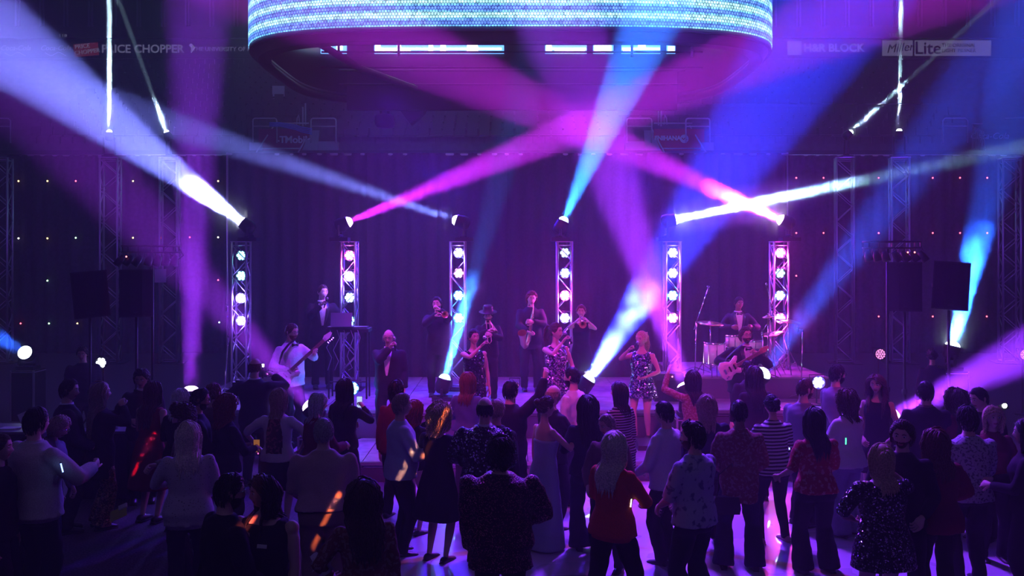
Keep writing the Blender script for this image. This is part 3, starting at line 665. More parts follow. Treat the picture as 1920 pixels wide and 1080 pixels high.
# loose par lamps at floor level behind the crowd
for k_, (px, py, s, c, lb, es, g) in enumerate([(190, 680, 100, 'w', 'white cell par lamp low beside the left speaker pole', 4, 0), (661, 728, 116, 'c', 'large bright blue-white par lamp low left of centre', 9, 25), (1534, 717, 112, 'w', "bright white cell par lamp at the stage's right end", 5, 20),
                      (1650, 664, 92, 'p', 'pink honeycomb par lamp left of the right speaker pole', 1.6, 0), (1921, 665, 92, 'p', 'pink honeycomb par lamp at the right edge', 1.6, 0), (965, 723, 117, 'r', 'small red par lamp by the raised hand at centre', 4, 0)]):
    p = at(px, py, s); par(lb, p, c, es, aim=(0, -1, .05), cells=19 if c == 'p' else 7, rad=.115 if k_ != 5 else .07, glowp=g)
    base = 0 if not (14.8 < p.y < 18.6 and -5.5 < p.x < 5.6) else .75
    if 13.1 < p.y < 14.75 and -3.3 < p.x < 4.9: base = .30
    MB_ = thing('lamp_stand', 'thin stand under the %s' % lb.replace('large bright ', ''), 'stand', (p.x, p.y+.08, base))
    hgt = p.z-base-.12
    MB().cyl((0, 0, .02), (0, 0, max(.05, hgt)), .012).build('pole', BLK, MB_); MB().lathe([(.14, 0), (.14, .015), (.02, .03)]).build('base', BLK, MB_)

# ================================================================== PA SPEAKERS, LAMP BARS
GR = spotted('speaker_grille', (.008, .008, .010), (.03, .03, .035), 260, .5, .7)
CAB = mat('speaker_cabinet', (.018, .018, .022), .6)
def pole_stand(label, x, y, h, z0=0, name='speaker_stand', extra=None):
    t = thing(name, label, 'stand', (x, y, z0))
    MB().cyl((0, 0, .25), (0, 0, h), .022).build('pole', BLK, t, True); MB().cyl((0, 0, .2), (0, 0, 1.1), .03).build('lower_pole', BLK, t, True)
    for k in range(3):
        a = R(90+120*k); MB().tube([(0, 0, .75), (.5*math.cos(a), .5*math.sin(a), .015)], .014, 6).build('leg', BLK, t); MB().tube([(0, 0, .35), (.27*math.cos(a), .27*math.sin(a), .36)], .010, 6).build('brace', BLK, t)
    MB().lathe([(.04, -.04), (.045, 0), (.04, .04)], (0, 0, 1.1)).build('collar', BLK, t)
    return t
def pa(label, px, y0, y1, w, s, yaw, pitch, lean=0):
    c = at(px, (y0+y1)/2, s); h = (y1-y0)/s
    t = thing('pa_speaker', label, 'speaker', c, 0); t.rotation_euler = (R(pitch), R(lean), R(yaw))
    W, D = w/s, .40; hh = h*.96
    def prism(sc, z0_, z1_, dy=0):
        pl = [(-W/2, -D*.40), (-W*.18, -D*.5), (W*.18, -D*.5), (W/2, -D*.40), (W*.33, D/2), (-W*.33, D/2)]
        return [[Vector((a*sc, b*sc+dy, z0_)) for a, b in pl], [Vector((a*sc, b*sc+dy, z1_)) for a, b in pl]]
    MB().rings(prism(1, -hh/2, hh/2)).build('cabinet', CAB, t)
    MB().rings([[Vector(v) for v in ((-W*.47, -D*.43, z_), (-W*.18, -D*.53, z_), (W*.18, -D*.53, z_), (W*.47, -D*.43, z_), (W*.17, -D*.44, z_), (-W*.17, -D*.44, z_))] for z_ in (-hh*.47, hh*.47)]).build('grille', GR, t)
    MB().box((0, -D*.535, -hh*.40), (.07, .006, .03)).build('badge', BLK, t)
    for sx in (-1, 1): MB().box((sx*W*.44, 0, 0), (.02, .14, .06)).build('handle', BLK, t)
    pole_stand('tripod stand under the %s' % label.replace('black loudspeaker', 'speaker'), c.x, c.y+.02, c.z-hh/2, 0)
    return c
pa('black loudspeaker tilted on its stand, leftmost of all', 168, 507, 597, 62, 118, 30, -2, -5)
pa('black loudspeaker facing forward on the left, beside the leftmost one', 255, 504, 596, 58, 118, 23, -2)
pa('black loudspeaker on the right under the round lamp bar', 1697, 490, 585, 58, 118, -23, -2)
pa('black loudspeaker angled at the far right before the cyan beam', 1780, 490, 583, 63, 118, -17, -4, 4)
def lampbar(label, px, py, s, facing, pole_px):
    c = at(px, py, s)
    t = thing('lamp_bar', label, 'lamp bar', (c.x, c.y, c.z))
    W = .46; n = 40
    for dz, rr in ((.10, .014), (.0, .012)):
        MB().tube([(W*math.cos(a), .26*math.sin(a), dz) for a in [2*math.pi*i/n for i in range(n+1)]], rr, 6, cap=False).build('ring', BLK, t, True)
    for i in range(14):
        a = 2*math.pi*i/14; MB().cyl((W*math.cos(a), .26*math.sin(a), 0), (W*math.cos(a), .26*math.sin(a), .1), .007, 5).build('spoke', BLK, t)
    for i in range(7):
        x = -.42+.14*i; up_ = .02; tilt = facing*(.10 if (i < 3) == (facing < 0) else .02)
        a = Vector((x, -.05, -.06)); b = a+Vector((tilt, -.05, -.15))
        h_ = MB(); h_.tube([a, a.lerp(b, .4), b], [.035, .058, .062], 12); hd = h_.build('par_can', BLK, t, True)
        MB().tube([(x-.05, -.03, -.08), (x-.05, -.03, .0), (x+.05, -.03, .0), (x+.05, -.03, -.08)], .006, 5).build('can_yoke', BLK, hd)
    MB().tube([(.30, .0, -.02), (.42, .05, -.12), (.52, .02, -.05), (.46, 0, .06)], .009, 5).build('cable', BLK, t, True)
    me = MB().ell((0, 0, 0), .014, n=6, k=4).mesh('status_light', lensmat((1, .15, .15), 8))
    for dx in ((.19, .30) if facing > 0 else (-.33,)): put('status_light', me, t, (dx, -.16, -.07))
    pole_stand('black pole stand carrying the %s' % label.replace('round ', ''), (pole_px-960)/s, c.y+.02, c.z, 0, 'lamp_stand')
lampbar('round bar of black par cans above the right speakers', 1672, 465, 116, 1, 1665)
lampbar('round bar of black par cans above the left speakers', 283, 473, 116, -1, 285)
sq = thing('truss_sign', 'plain pale square card hung on the tall tower right of the left speakers', 'sign', at(302, 517, 62.8)); MB().box((0, -.05, 0), (.34, .02, .40)).build('card', WHITE, sq)
sq['label'] = 'plain pale square card hung beside the left speakers'
# ================================================================== PEOPLE
import numpy as np
X3, Y3, Z3 = Vector((1, 0, 0)), Vector((0, 1, 0)), Vector((0, 0, 1))
SKINS = {'fair': (.62, .40, .33), 'tan': (.48, .29, .21), 'brown': (.24, .13, .09), 'dark': (.11, .06, .045)}
HAIRS = {'black': (.012, .010, .012), 'brown': (.07, .04, .03), 'auburn': (.14, .05, .03), 'grey': (.34, .32, .34), 'silver': (.55, .53, .56), 'blonde': (.52, .38, .22), 'platinum': (.70, .62, .52), 'ash': (.30, .23, .18), 'red': (.20, .05, .03)}
def skin_mat(k): return mat('skin_'+k, SKINS[k], .55, spec=.35)
def hair_mat(k):
    n = 'hair_'+k
    if n in MATS: return MATS[n]
    m = fabric(n, HAIRS[k], .45, .35, 90, .5); return m
LIP, EYEW, IRIS = mat('lips', (.40, .12, .12), .45), mat('eye_white', (.7, .7, .7), .25), mat('iris', (.03, .02, .02), .2)
SHOE = mat('black_leather', (.02, .02, .022), .35); 
def ss(a, b, x): t = min(1, max(0, (x-a)/(b-a))); return t*t*(3-2*t)
def gs(x, y, cx, cy, sx, sy): return math.exp(-((x-cx)/sx)**2-((y-cy)/sy)**2)
def head_surface(u, v, fem=False):
    """u azimuth (0 = face), v polar (0 crown .. pi chin-underside) -> point, head-local, +y = face"""
    sx_, cz = math.sin(u)*math.sin(v), math.cos(v); cy_ = math.cos(u)*math.sin(v)
    x, y, z = .077*sx_, .097*cy_, .118*cz
    low = ss(.02, -.118, z)
    x *= 1-(.36 if fem else .28)*low
    if y < 0: y *= 1-.42*ss(-.02, -.118, z)
    else:
        y *= 1-.10*ss(.02, -.11, z)
        y = y if y < .07 else .07+(y-.07)*.55
        f = max(0, cy_)
        y += f*(.027*gs(x, z, 0, -.030, .012, .017)+.014*gs(x, z, 0, -.008, .009, .022)      # nose
                + .006*gs(x, z, 0, .030, .05, .012)                                           # brow
                - .010*gs(abs(x), z, .031, .006, .016, .013)                                  # sockets
                + .006*gs(x, z, 0, -.062, .024, .010) - .004*gs(x, z, 0, -.0625, .026, .0025) # lips
                + .012*gs(x, z, 0, -.098, .022, .016)                                         # chin
                + .004*gs(abs(x), z, .045, -.03, .018, .018))                                 # cheeks
        z -= f*.004*gs(x, z, 0, -.100, .03, .02)
    return Vector((x, y, z))
def head_mb(mb, M, fem, det=1, m0=0):
    nu, nv = (32, 28) if det else (22, 18); V_ = []; F_ = []; mi = []
    for j in range(nv+1):
        v = math.pi*(j/nv if 0 < j < nv else (.01 if j == 0 else .99))
        for i in range(nu): V_.append(M @ head_surface(2*math.pi*(i+.5)/nu, v, fem))
    o = len(mb.v)
    loc = [head_surface(2*math.pi*(i+.5)/nu, math.pi*j/nv, fem) for j in range(nv+1) for i in range(nu)]
    for j in range(nv):
        for i in range(nu):
            i2 = (i+1) % nu; F_.append((j*nu+i, (j+1)*nu+i, (j+1)*nu+i2, j*nu+i2))
            c = (loc[j*nu+i]+loc[(j+1)*nu+i2])/2
            mi.append(1 if (c.y > .05 and abs(c.x) < .024 and -.069 < c.z < -.055) else 0)
    mb.add(V_, F_); mb.m[-len(mi):] = mi
    mb.add([M @ Vector((0, 0, .118))]+V_[:nu], [(0, 1+i, 1+(i+1) % nu) for i in range(nu)])
    for sx_ in (-1, 1):
        r3 = M.to_3x3()
        e = MB().ell((sx_*.078, -.006, -.008), (.010, .020, .032), Matrix.Rotation(R(14), 3, 'X'), 8, 6); e.ell((sx_*.082, -.010, .004), (.008, .015, .018), None, 8, 5); e.xf(M); mb.add(e.v, e.f, 0)
        e = MB().ell((sx_*.031, .0745, .006), (.0135, .010, .0085), None, 10, 6); e.xf(M); mb.add(e.v, e.f, 2)
        e = MB().ell((sx_*.031, .0825, .006), (.0062, .0035, .0062), None, 8, 5); e.xf(M); mb.add(e.v, e.f, 3)
        e = MB().tube([(sx_*.014, .0885, .025), (sx_*.030, .0885, .031), (sx_*.047, .078, .025)], [(.0035, .003), (.0045, .003), (.002, .002)], 5); e.xf(M); mb.add(e.v, e.f, 4)
def hand_mb(mb, w, d, n, side, curl=.5, k=1.0, mi=0, point=False):
    """w wrist, d finger direction, n palm-facing normal, side +1 right / -1 left"""
    d = Vector(d).normalized(); n = Vector(n); n = (n-d*n.dot(d)); n = n.normalized() if n.length > 1e-4 else d.orthogonal().normalized()
    t = d.cross(n)*(-side); w = Vector(w)          # thumb side
    P = lambda a, b, c: w+(d*a+t*b+n*c)*k
    mb.tube([P(-.02, 0, 0), P(.01, 0, 0), P(.05, 0, .002), P(.088, -.002, .003), P(.098, -.002, .004)], [(.026*k, .020*k), (.030*k, .020*k), (.042*k, .017*k), (.042*k, .014*k), (.034*k, .010*k)], 10, mi, up=t)
    for q, (off, L) in enumerate(((.031, .074), (.010, .083), (-.011, .077), (-.031, .060))):
        c = .05 if (point and q == 0) else curl*(1+.12*q)
        p = P(.088, off, .003); pts = [p-d*.03*k, p]; a = c*.75; r = [.0095*k, .0098*k]
        for m_, fr in enumerate((.45, .31, .24)):
            dd = d*math.cos(a)+n*math.sin(a)+t*(off*.9); dd.normalize(); p = p+dd*(L*fr*k); pts.append(p); a += c*1.15; r.append((.0090, .0082, .0066)[m_]*k)
        mb.tube(pts, r, 6, mi)
    p = P(.018, .026, .004); a = p+(d*.62+t*.62+n*.35).normalized()*.042*k; b = a+(d*.80+t*(.35-curl*.35)+n*(.25+curl*.55)).normalized()*.032*k; c = b+(d*.85+t*(.1-curl*.5)+n*(.15+curl*.6)).normalized()*.026*k
    mb.tube([P(.0, .012, 0), p, a, b, c], [.014*k, .0145*k, .0115*k, .010*k, .0075*k], 7, mi)
def ik(a, b, l1, l2, pole):
    d = b-a; L = min(d.length, (l1+l2)*.995); u = d.normalized(); b = a+u*L
    x = (l1*l1-l2*l2+L*L)/(2*L); h = math.sqrt(max(0, l1*l1-x*x)); p = Vector(pole); p = p-u*p.dot(u)
    p = p.normalized() if p.length > 1e-5 else u.orthogonal().normalized()
    return a+u*x+p*h, b
TOR = {'m': [(.82, .150, .105, -.01), (.90, .172, .125, -.012), (.99, .163, .120, -.004), (1.10, .158, .116, .004), (1.22, .175, .122, .004), (1.33, .186, .118, -.003), (1.395, .158, .096, -.010), (1.44, .098, .074, -.012), (1.475, .070, .062, -.010)],
       'f': [(.82, .160, .112, -.012), (.90, .178, .128, -.018), (.99, .156, .112, -.006), (1.08, .134, .100, .002), (1.18, .142, .114, .010), (1.27, .154, .128, .018), (1.35, .150, .106, .004), (1.40, .124, .082, -.008), (1.44, .080, .062, -.010), (1.475, .060, .055, -.010)]}
ARMS = {'down': ((.25, .04, .80), (.35, -.6, -.2), .35), 'hold': ((.13, .30, 1.12), (.7, -.3, -.8), .9), 'low': ((.16, .26, .98), (.6, -.4, -.6), .6), 'face': ((.07, .23, 1.46), (.8, .2, -.9), .9), 'up': ((.30, .12, 1.93), (.8, .1, .2), .35),
        'clap': ((.035, .30, 1.27), (.9, .0, -.7), .12), 'hip': ((.20, .10, .98), (1, -.6, 0), .7), 'akimbo': ((.17, .20, 1.03), (1, -.35, -.1), .7), 'out': ((.42, .22, 1.12), (.3, -.5, -.7), .5), 'swing': ((.24, -.14, .86), (.2, -.8, 0), .4), 'mic': ((.045, .17, 1.47), (.9, .1, -.9), 1.0), 'reach': ((.52, .10, 1.0), (.2, -.6, -.4), .4)}
PEOPLE = {}
def person(key, label, px, ytop, h=1.72, a=0, sex='m', skin='fair', hair=('short', 'brown'), top=('shirt', None), bottom=('trousers', None), L='down', Rr='down', head=(0, 0, 0), lean=0, side=0, w=1.0, z0=0.0,
           stance=.11, step=0, sit=0, s=None, voxel=.02, beard=None, glasses=None, shoes=None, collar=None, tux=None, sleeves='long', group=None, belly=0, neck=.0, extras=(), curlL=None, curlR=None, nL=None, nR=None, point=False, hemz=None, bag=None):
    if h is None: h = H-z0-(ytop-YH)/s-.012
    k = h/1.75
    if s is None: s = (ytop-YH)/(H-z0-(h+.012)*(1-.0025*abs(lean)))
    X = (px-960)/s; Y = F/s
    fem = sex == 'f'; sk = skin_mat(skin)
    yaw = -R(a)
    # keep the head on its pixel even when the torso leans
    hx, hy = math.sin(R(side))*.65*k, math.sin(R(lean))*.65*k
    X -= math.cos(yaw)*hx-math.sin(yaw)*hy
    root = thing('person', label, 'person', (X, Y, z0), yaw, group, k)
    W = Matrix.Translation((X, Y, z0)) @ Matrix.Rotation(yaw, 4, 'Z') @ Matrix.Scale(k, 4)
    dz = -sit
    RL = Matrix.Rotation(-R(lean), 3, 'X') @ Matrix.Rotation(R(side), 3, 'Y'); piv = Vector((0, 0, .93))
    def up(p): p = Vector(p); q = RL @ (p-piv)+piv; q.z += dz; return q
    sh = (.183 if not fem else .160)*w; tor = TOR['f' if fem else 'm']
    def ring(z, rx, ry, yo, n=20, grow=0, lo=None):
        out = []
        for i in range(n):
            t = 2*math.pi*i/n; c, s_ = math.cos(t), math.sin(t); e = .86
            p = (math.copysign(abs(c)**e, c)*(rx*w+grow), yo+math.copysign(abs(s_)**e, s_)*(ry*(.5+.5*w)+grow+(belly*gs(z, 0, 1.06, 0, .14, 1) if s_ > 0 else belly*.3*gs(z, 0, 1.06, 0, .14, 1))), z)
            out.append(up(p))
        return out
    def torso_at(z):
        for i in range(len(tor)-1):
            if tor[i][0] <= z <= tor[i+1][0]:
                f = (z-tor[i][0])/(tor[i+1][0]-tor[i][0]); return tuple(tor[i][j]*(1-f)+tor[i+1][j]*f for j in range(4))
        return tor[0] if z < tor[0][0] else tor[-1]
    def front(x, z, off):      # point on the chest surface
        _, rx, ry, yo = torso_at(z); rx = rx*w; ry = ry*(.5+.5*w)+belly*gs(z, 0, 1.06, 0, .14, 1)
        q = max(0, 1-(abs(x)/rx)**2.3); return up((x, yo+(ry+off)*q**(1/2.3), z))
    # head frame
    nk = up((0, -.012, 1.46)); hd_yaw, hd_pitch, hd_tilt = head
    HR = RL.to_4x4() if abs(lean)+abs(side) > 0 else Matrix.Identity(4)
    HR = Matrix.Rotation(-R(lean)*.35, 4, 'X') @ Matrix.Rotation(R(side)*.35, 4, 'Y')
    HM = Matrix.Translation(nk+Vector((0, .005, .045)) + (RL @ Vector((0, .0, .02)))) @ HR @ Matrix.Rotation(-R(hd_yaw), 4, 'Z') @ Matrix.Rotation(-R(hd_pitch), 4, 'X') @ Matrix.Rotation(R(hd_tilt), 4, 'Y') @ Matrix.Translation((0, .022, .108)) @ Matrix.Scale(1.03 if not fem else 1.0, 4)
    hc = HM @ Vector((0, 0, 0))
    # limbs
    arms = []
    for sg, spec, nn_ in ((-1, L, nL), (1, Rr, nR)):
        S0 = up((sg*sh, -.008, 1.372))
        if spec[0] == 'w': tw = W.inverted() @ Vector(spec[1]); pole = spec[2]; curl = spec[3] if len(spec) > 3 else .8
        else:
            tgt, pole, curl = ARMS[spec] if isinstance(spec, str) else (spec[0], spec[1], spec[2] if len(spec) > 2 else .6)
            tw = Vector((sg*tgt[0], tgt[1], tgt[2])); tw = up(tw) if tw.z > .9 else tw+Vector((0, 0, dz))
        E, Wp = ik(S0, tw, .285, .255, (sg*pole[0], pole[1], pole[2]))
        arms.append((S0, E, Wp, curl, sg, spec))
    legs = []
    for sg in (-1, 1):
        hp = Vector((sg*.092*min(w, 1.1), -.005, .885+dz)); fx = sg*stance; fy = step*sg*.5+(.42 if sit > .2 else 0)
        K, A = ik(hp, Vector((fx, fy-.02, .085)), .425, .40, (sg*.12, 1, 0)); legs.append((hp, K, Vector((fx, fy-.02, .085)), sg))
    bare = top[0] in ('dress', 'tank', 'strapless') or sleeves in ('none',)
    # ---- body: one continuous remeshed surface
    b = MB()
    b.rings([ring(*r_, grow=-.012) for r_ in tor])
    b.tube([up((0, -.012, 1.40)), nk+Vector((0, .0, .02)), HM @ Vector((0, -.022, -.055)), HM @ Vector((0, -.01, -.01))], [.066 if not fem else .052, .058 if not fem else .047, .055 if not fem else .046, .05], 12)
    af = (.9 if fem else 1)*(.4+.6*w)
    for S0, E, Wp, curl, sg, spec in arms:
        b.ell(S0, .052*af, n=10, k=7)
        d2 = (Wp-E).normalized()
        b.tube([S0-Vector((sg*.03, 0, 0)), S0.lerp(E, .3), S0.lerp(E, .7), E, E.lerp(Wp, .3), E.lerp(Wp, .75), Wp+d2*.01], [.048*af, .049*af, .042*af, .037*af, .039*af, .029*af, .023*af], 10)
    for hp, K, A, sg in legs:
        lf = .6+.4*w; b.tube([hp+Vector((0, 0, .03)), hp.lerp(K, .3), hp.lerp(K, .7), K, K.lerp(A, .3), K.lerp(A, .75), A], [.088*lf, .084*lf, .064*lf, .052*lf, .053*lf, .037*lf, .033*lf], 10)
        b.ell(A+Vector((0, .045, -.045)), (.036, .10, .032), n=8, k=5)
    me = remesh(b, voxel if voxel < .02 else .021, 3, 'body')
    vb_ = [v.co.copy() for v in me.vertices]; fb_ = [tuple(p.vertices) for p in me.polygons]; bpy.data.meshes.remove(me)
    B = MB().add(vb_, fb_, 0); head_mb(B, HM, fem, 1 if s > 105 else 0)
    hands = {}
    for S0, E, Wp, curl, sg, spec in arms:
        d = (Wp-E).normalized(); nn_ = (nR if sg > 0 else nL)
        if nn_ is None: nn_ = Vector((-sg, .15, 0)) if spec in ('down', 'swing', 'clap') else Vector((-sg*.8, .1, -.6)) if spec in ('low', 'hold') else Vector((-sg*.8, .3, .1))
        cv = (curlR if sg > 0 else curlL); cv = curl if cv is None else cv
        hand_mb(B, Wp, d, nn_, sg, cv, .93 if fem else 1.0, 0, point and sg > 0)
        n2 = Vector(nn_); n2 = (n2-d*n2.dot(d)).normalized()
        hands[sg] = (W @ (Wp+d*.085+n2*.035), (W.to_3x3() @ d).normalized(), (W.to_3x3() @ n2).normalized())
    B.build('body', [sk, LIP, EYEW, IRIS, hair_mat(hair[1])], root, True)
    # ---- clothes
    def arm_cloth(m, thick, upto):
        for S0, E, Wp, curl, sg, spec in arms:
            r = lambda q: q*af+thick
            m.ell(S0, r(.052), n=10, k=7)
            pts = [S0-Vector((sg*.03, 0, 0)), S0.lerp(E, .3), S0.lerp(E, .55)]; rr = [r(.056), r(.056), r(.052)]
            if upto == 'long': pts += [S0.lerp(E, .8), E, E.lerp(Wp, .3), E.lerp(Wp, .7), E.lerp(Wp, .97)]; rr += [r(.048), r(.048), r(.046), r(.040), r(.034)]
            elif upto == 'elbow': pts += [S0.lerp(E, .8), E.lerp(Wp, .08)]; rr += [r(.050), r(.050)]
            elif upto == 'cap': pts = pts[:2]; rr = rr[:2]
            m.tube(pts, rr, 10)
    def folds(me, amp, seed):
        n = len(me.vertices); co = np.empty(n*3); me.vertices.foreach_get('co', co); co = co.reshape(-1, 3); no = np.empty(n*3); me.vertices.foreach_get('normal', no); no = no.reshape(-1, 3)
        x, y, z = co.T; f = np.sin(z*34+np.sin(x*17+seed)*1.9+y*9)*.5+np.sin(x*41+z*23+seed*2+np.sin(y*20)*1.5)*.35+np.sin(z*71-x*30+y*44+seed)*.18
        co += no*(amp*f)[:, None]; me.vertices.foreach_set('co', co.ravel()); me.update()
    def cloth(name, m, material, vox, amp=.004, sm=3):
        me = remesh(m, vox, sm, name); folds(me, amp, rnd.random()*9); me.materials.clear(); me.materials.append(material); me.polygons.foreach_set('use_smooth', [True]*len(me.polygons)); return put(name, me, root)
    kind, tm = top; vx = min(voxel, .02)
    if kind in ('shirt', 'sweater', 'jacket', 'blouse'):
        g = {'shirt': .014, 'blouse': .012, 'sweater': .022, 'jacket': .028}[kind]
        hz_ = hemz if hemz else {'shirt': .84, 'blouse': .88, 'sweater': .86, 'jacket': .74}[kind]
        m = MB(); rr = []
        t0 = torso_at(.86)
        if hz_ < .82: rr.append(ring(hz_, t0[1]*1.04, t0[2]*1.05, t0[3], grow=g+.008))
        rr += [ring(z, rx*(1.0 if z > 1.2 else 1.02), ry*(1.0 if z > 1.05 else 1.05), yo, grow=(g if z < 1.44 else g*.5)+(.010 if z < 1 else 0)) for z, rx, ry, yo in tor if z > hz_+.02]
        if hz_ >= .82: tz = torso_at(hz_); q_ = hz_ < .95; rr.insert(0, ring(hz_, max(tz[1], .176*q_)*1.04, max(tz[2], .132*q_)*1.06, tz[3], grow=g+.012))
        m.rings(rr); arm_cloth(m, g*.75, sleeves if sleeves != 'none' else 'cap')
        cloth(kind, m, tm, vx, .0055 if kind != 'sweater' else .003)
        if kind == 'sweater':
            tz = torso_at(hz_+.02); MB().rings([ring(hz_-.03, tz[1]*.97, tz[2]*.97, tz[3], grow=g), ring(hz_+.035, tz[1]*.98, tz[2]*.98, tz[3], grow=g+.004)]).build('waistband', tm, root, True)
    elif kind in ('dress', 'tank', 'strapless'):
        m = MB(); g = .010; topz = 1.30 if kind == 'strapless' else 1.40
        rr = [ring(z, rx, ry, yo, grow=g) for z, rx, ry, yo in tor if z <= topz and z > .85]
        if kind != 'tank':
            hz_, fl = bottom[1] if bottom[0] == 'skirt' else (.55, .06)
            t0 = torso_at(.9)
            for q in (0, .25, .5, .75): rr.insert(int(q*4), ring(hz_+(.9-hz_)*q, t0[1]+fl*(1-q), t0[2]+fl*(1-q)*.9, t0[3], grow=g))
        else: rr.insert(0, ring(.86, *torso_at(.86)[1:], grow=g))
        m.rings(rr)
        if kind != 'strapless':
            for sg in (-1, 1): m.tube([up((sg*sh*.62, .085, 1.33)), up((sg*sh*.66, .04, 1.425)), up((sg*sh*.62, -.05, 1.43)), up((sg*sh*.55, -.105, 1.33))], [(.030, .013)]*4, 8, up=(1, 0, 0))
        if sleeves in ('full', 'elbowed'): arm_cloth(m, .012, 'long' if sleeves == 'full' else 'elbow')
        cloth('dress' if kind != 'tank' else 'top', m, tm, vx*.95, .003)
    bk, bm = bottom
    if bk in ('trousers', 'wide', 'leggings'):
        m = MB(); g = .020 if bk != 'leggings' else .008
        t0 = torso_at(.95); m.rings([ring(.80, *torso_at(.84)[1:], grow=g*.4), ring(.88, *torso_at(.9)[1:], grow=g*.45), ring(.965, *t0[1:], grow=g*.25), ring(1.02, *torso_at(1.02)[1:], grow=.002)])
        for hp, K, A, sg in legs:
            lf = .6+.4*w; an = A+Vector((0, 0, -.03)); fl = .05 if bk == 'wide' else 0
            m.tube([hp+Vector((0, 0, -.01)), hp.lerp(K, .3), hp.lerp(K, .75), K, K.lerp(A, .3), K.lerp(A, .75), an], [.080*lf+g*.5, .088*lf+g*.7, .068*lf+g, .055*lf+g*1.1, .056*lf+g*1.1+fl*.3, .043*lf+g*1.2+fl*.8, .043*lf+g*1.2+fl], 12)
        cloth('trousers' if bk != 'leggings' else 'leggings', m, bm, vx, .006 if bk != 'leggings' else .002)
    elif bk == 'pencil':
        m = MB(); t0 = torso_at(.9); m.rings([ring(.52, t0[1]*.93, t0[2]*.93, t0[3], grow=.012), ring(.7, *t0[1:], grow=.014), ring(.9, *t0[1:], grow=.012), ring(1.02, *torso_at(1.02)[1:], grow=.008)]); cloth('skirt', m, bm, vx, .002)
    sm_ = shoes if shoes else SHOE; heel = fem and bk in ('skirt', 'pencil')
    for hp, K, A, sg in legs:
        m = MB(); c = A+Vector((0, 0, -A.z)); 
        m.tube([c+Vector((0, -.075, .045)), c+Vector((0, -.05, .050)), c+Vector((0, .03, .045)), c+Vector((0, .10, .032)), c+Vector((0, .16, .024)), c+Vector((0, .185, .020))], [(.030, .028), (.040, .048), (.043, .042), (.047, .030), (.040, .022), (.018, .012)], 10, up=(1, 0, 0))
        m.box(c+Vector((0, .05, .008)), (.085, .26, .016)); m.box(c+Vector((0, -.055, .018)), (.06, .06, .035))
        m.build('shoe', sm_, root, True)
    # ---- collar, tuxedo front, belt
    if collar:
        c0 = up((0, -.010, 1.452)); r_ = .073 if not fem else .062
        MB().rings([[c0+RL @ Vector((rr_*math.cos(t), rr_*math.sin(t)*.95, z_)) for t in [2*math.pi*i/16 for i in range(16)]] for rr_, z_ in ((r_+.012, -.02), (r_+.003, .035), (r_-.004, .036), (r_+.004, -.015))], cap=False).build('collar', collar, root, True)
    if tux:
        m = MB(); V_ = []; F_ = []; nz = 10
        for j in range(nz+1):
            z = 1.06+(1.455-1.06)*j/nz; hw = .012+.060*(j/nz)**.9 if z < 1.42 else .05
            for i in range(5): V_.append(front(hw*(i/2-1), z, .036))
        for j in range(nz):
            for i in range(4): F_.append((j*5+i, j*5+i+1, (j+1)*5+i+1, (j+1)*5+i))
        m.add(V_, F_).build('shirt_front', tux[0], root, True)
        for sg in (-1, 1):
            V_ = []; 
            for j in range(nz+1):
                z = 1.06+(1.43-1.06)*j/nz; hw = .012+.060*(j/nz)**.9; ww = .010+.045*math.sin(min(1, j/nz*1.25)*math.pi*.55)
                V_ += [front(sg*hw, z, .040), front(sg*(hw+ww*.5), z, .046), front(sg*(hw+ww), z, .038)]
            MB().add(V_, [(j*3+i, j*3+i+1, (j+1)*3+i+1, (j+1)*3+i) for j in range(nz) for i in range(2)]).build('lapel', tux[1], root, True)
        c = front(0, 1.435, .055); bt = MB()
        for sg in (-1, 1): bt.tube([c, c+Vector((sg*.018, 0, 0)), c+Vector((sg*.05, -.004, 0))], [(.010, .008), (.014, .009), (.024, .007)], 8, up=(0, 0, 1))
        bt.ell(c, .011, n=8, k=5); bt.build('bow_tie', DARK, root, True)
    if glasses:
        m = MB()
        for sg in (-1, 1):
            m.tube([HM @ Vector((sg*.031+.021*math.cos(t), .093, .004+.016*math.sin(t))) for t in [2*math.pi*i/12 for i in range(13)]], .0022, 5, cap=False)
            m.tube([HM @ Vector((sg*.053, .091, .010)), HM @ Vector((sg*.072, .06, .010)), HM @ Vector((sg*.080, -.005, .008))], .002, 5)
        m.tube([HM @ Vector((-.010, .095, .008)), HM @ Vector((.010, .095, .008))], .002, 5); m.build('glasses', glasses, root, True)
    if beard:
        V_ = []; F_ = []; nu, nv = 24, 10; bh = beard[1] if isinstance(beard, tuple) else .008
        for j in range(nv+1):
            for i in range(nu+1):
                u = -1.55+3.1*i/nu; v = 1.86+(math.pi*.97-1.86)*j/nv
                p = head_surface(u, v, False); edge = min(1, min(i, nu-i)/2.5)*min(1, j/1.3)
                mouth = .0 if (abs(p.x) < .024 and p.z > -.072 and p.z < -.050) else 1
                if abs(p.x) < .05 and p.z > -.040 and p.y > .04: edge = -.3
                n_ = Vector((p.x, p.y, p.z*.6)).normalized(); V_.append(HM @ (p+n_*(bh*edge*mouth*(1+.25*math.sin(i*2.1+j*1.7))-.002*(1-edge*mouth))))
        w_ = nu+1
        MB().add(V_, [(j*w_+i, (j+1)*w_+i, (j+1)*w_+i+1, j*w_+i+1) for j in range(nv) for i in range(nu)]).build('beard', hair_mat(beard[0] if isinstance(beard, tuple) else beard), root, True)
    make_hair(hair, HM, root, up, tor, w, s)
    rec = dict(root=root, W=W, HM=HM, hands=hands, up=up, front=front, arms=arms, s=s, hc=W @ hc)
    PEOPLE[key] = rec; return rec

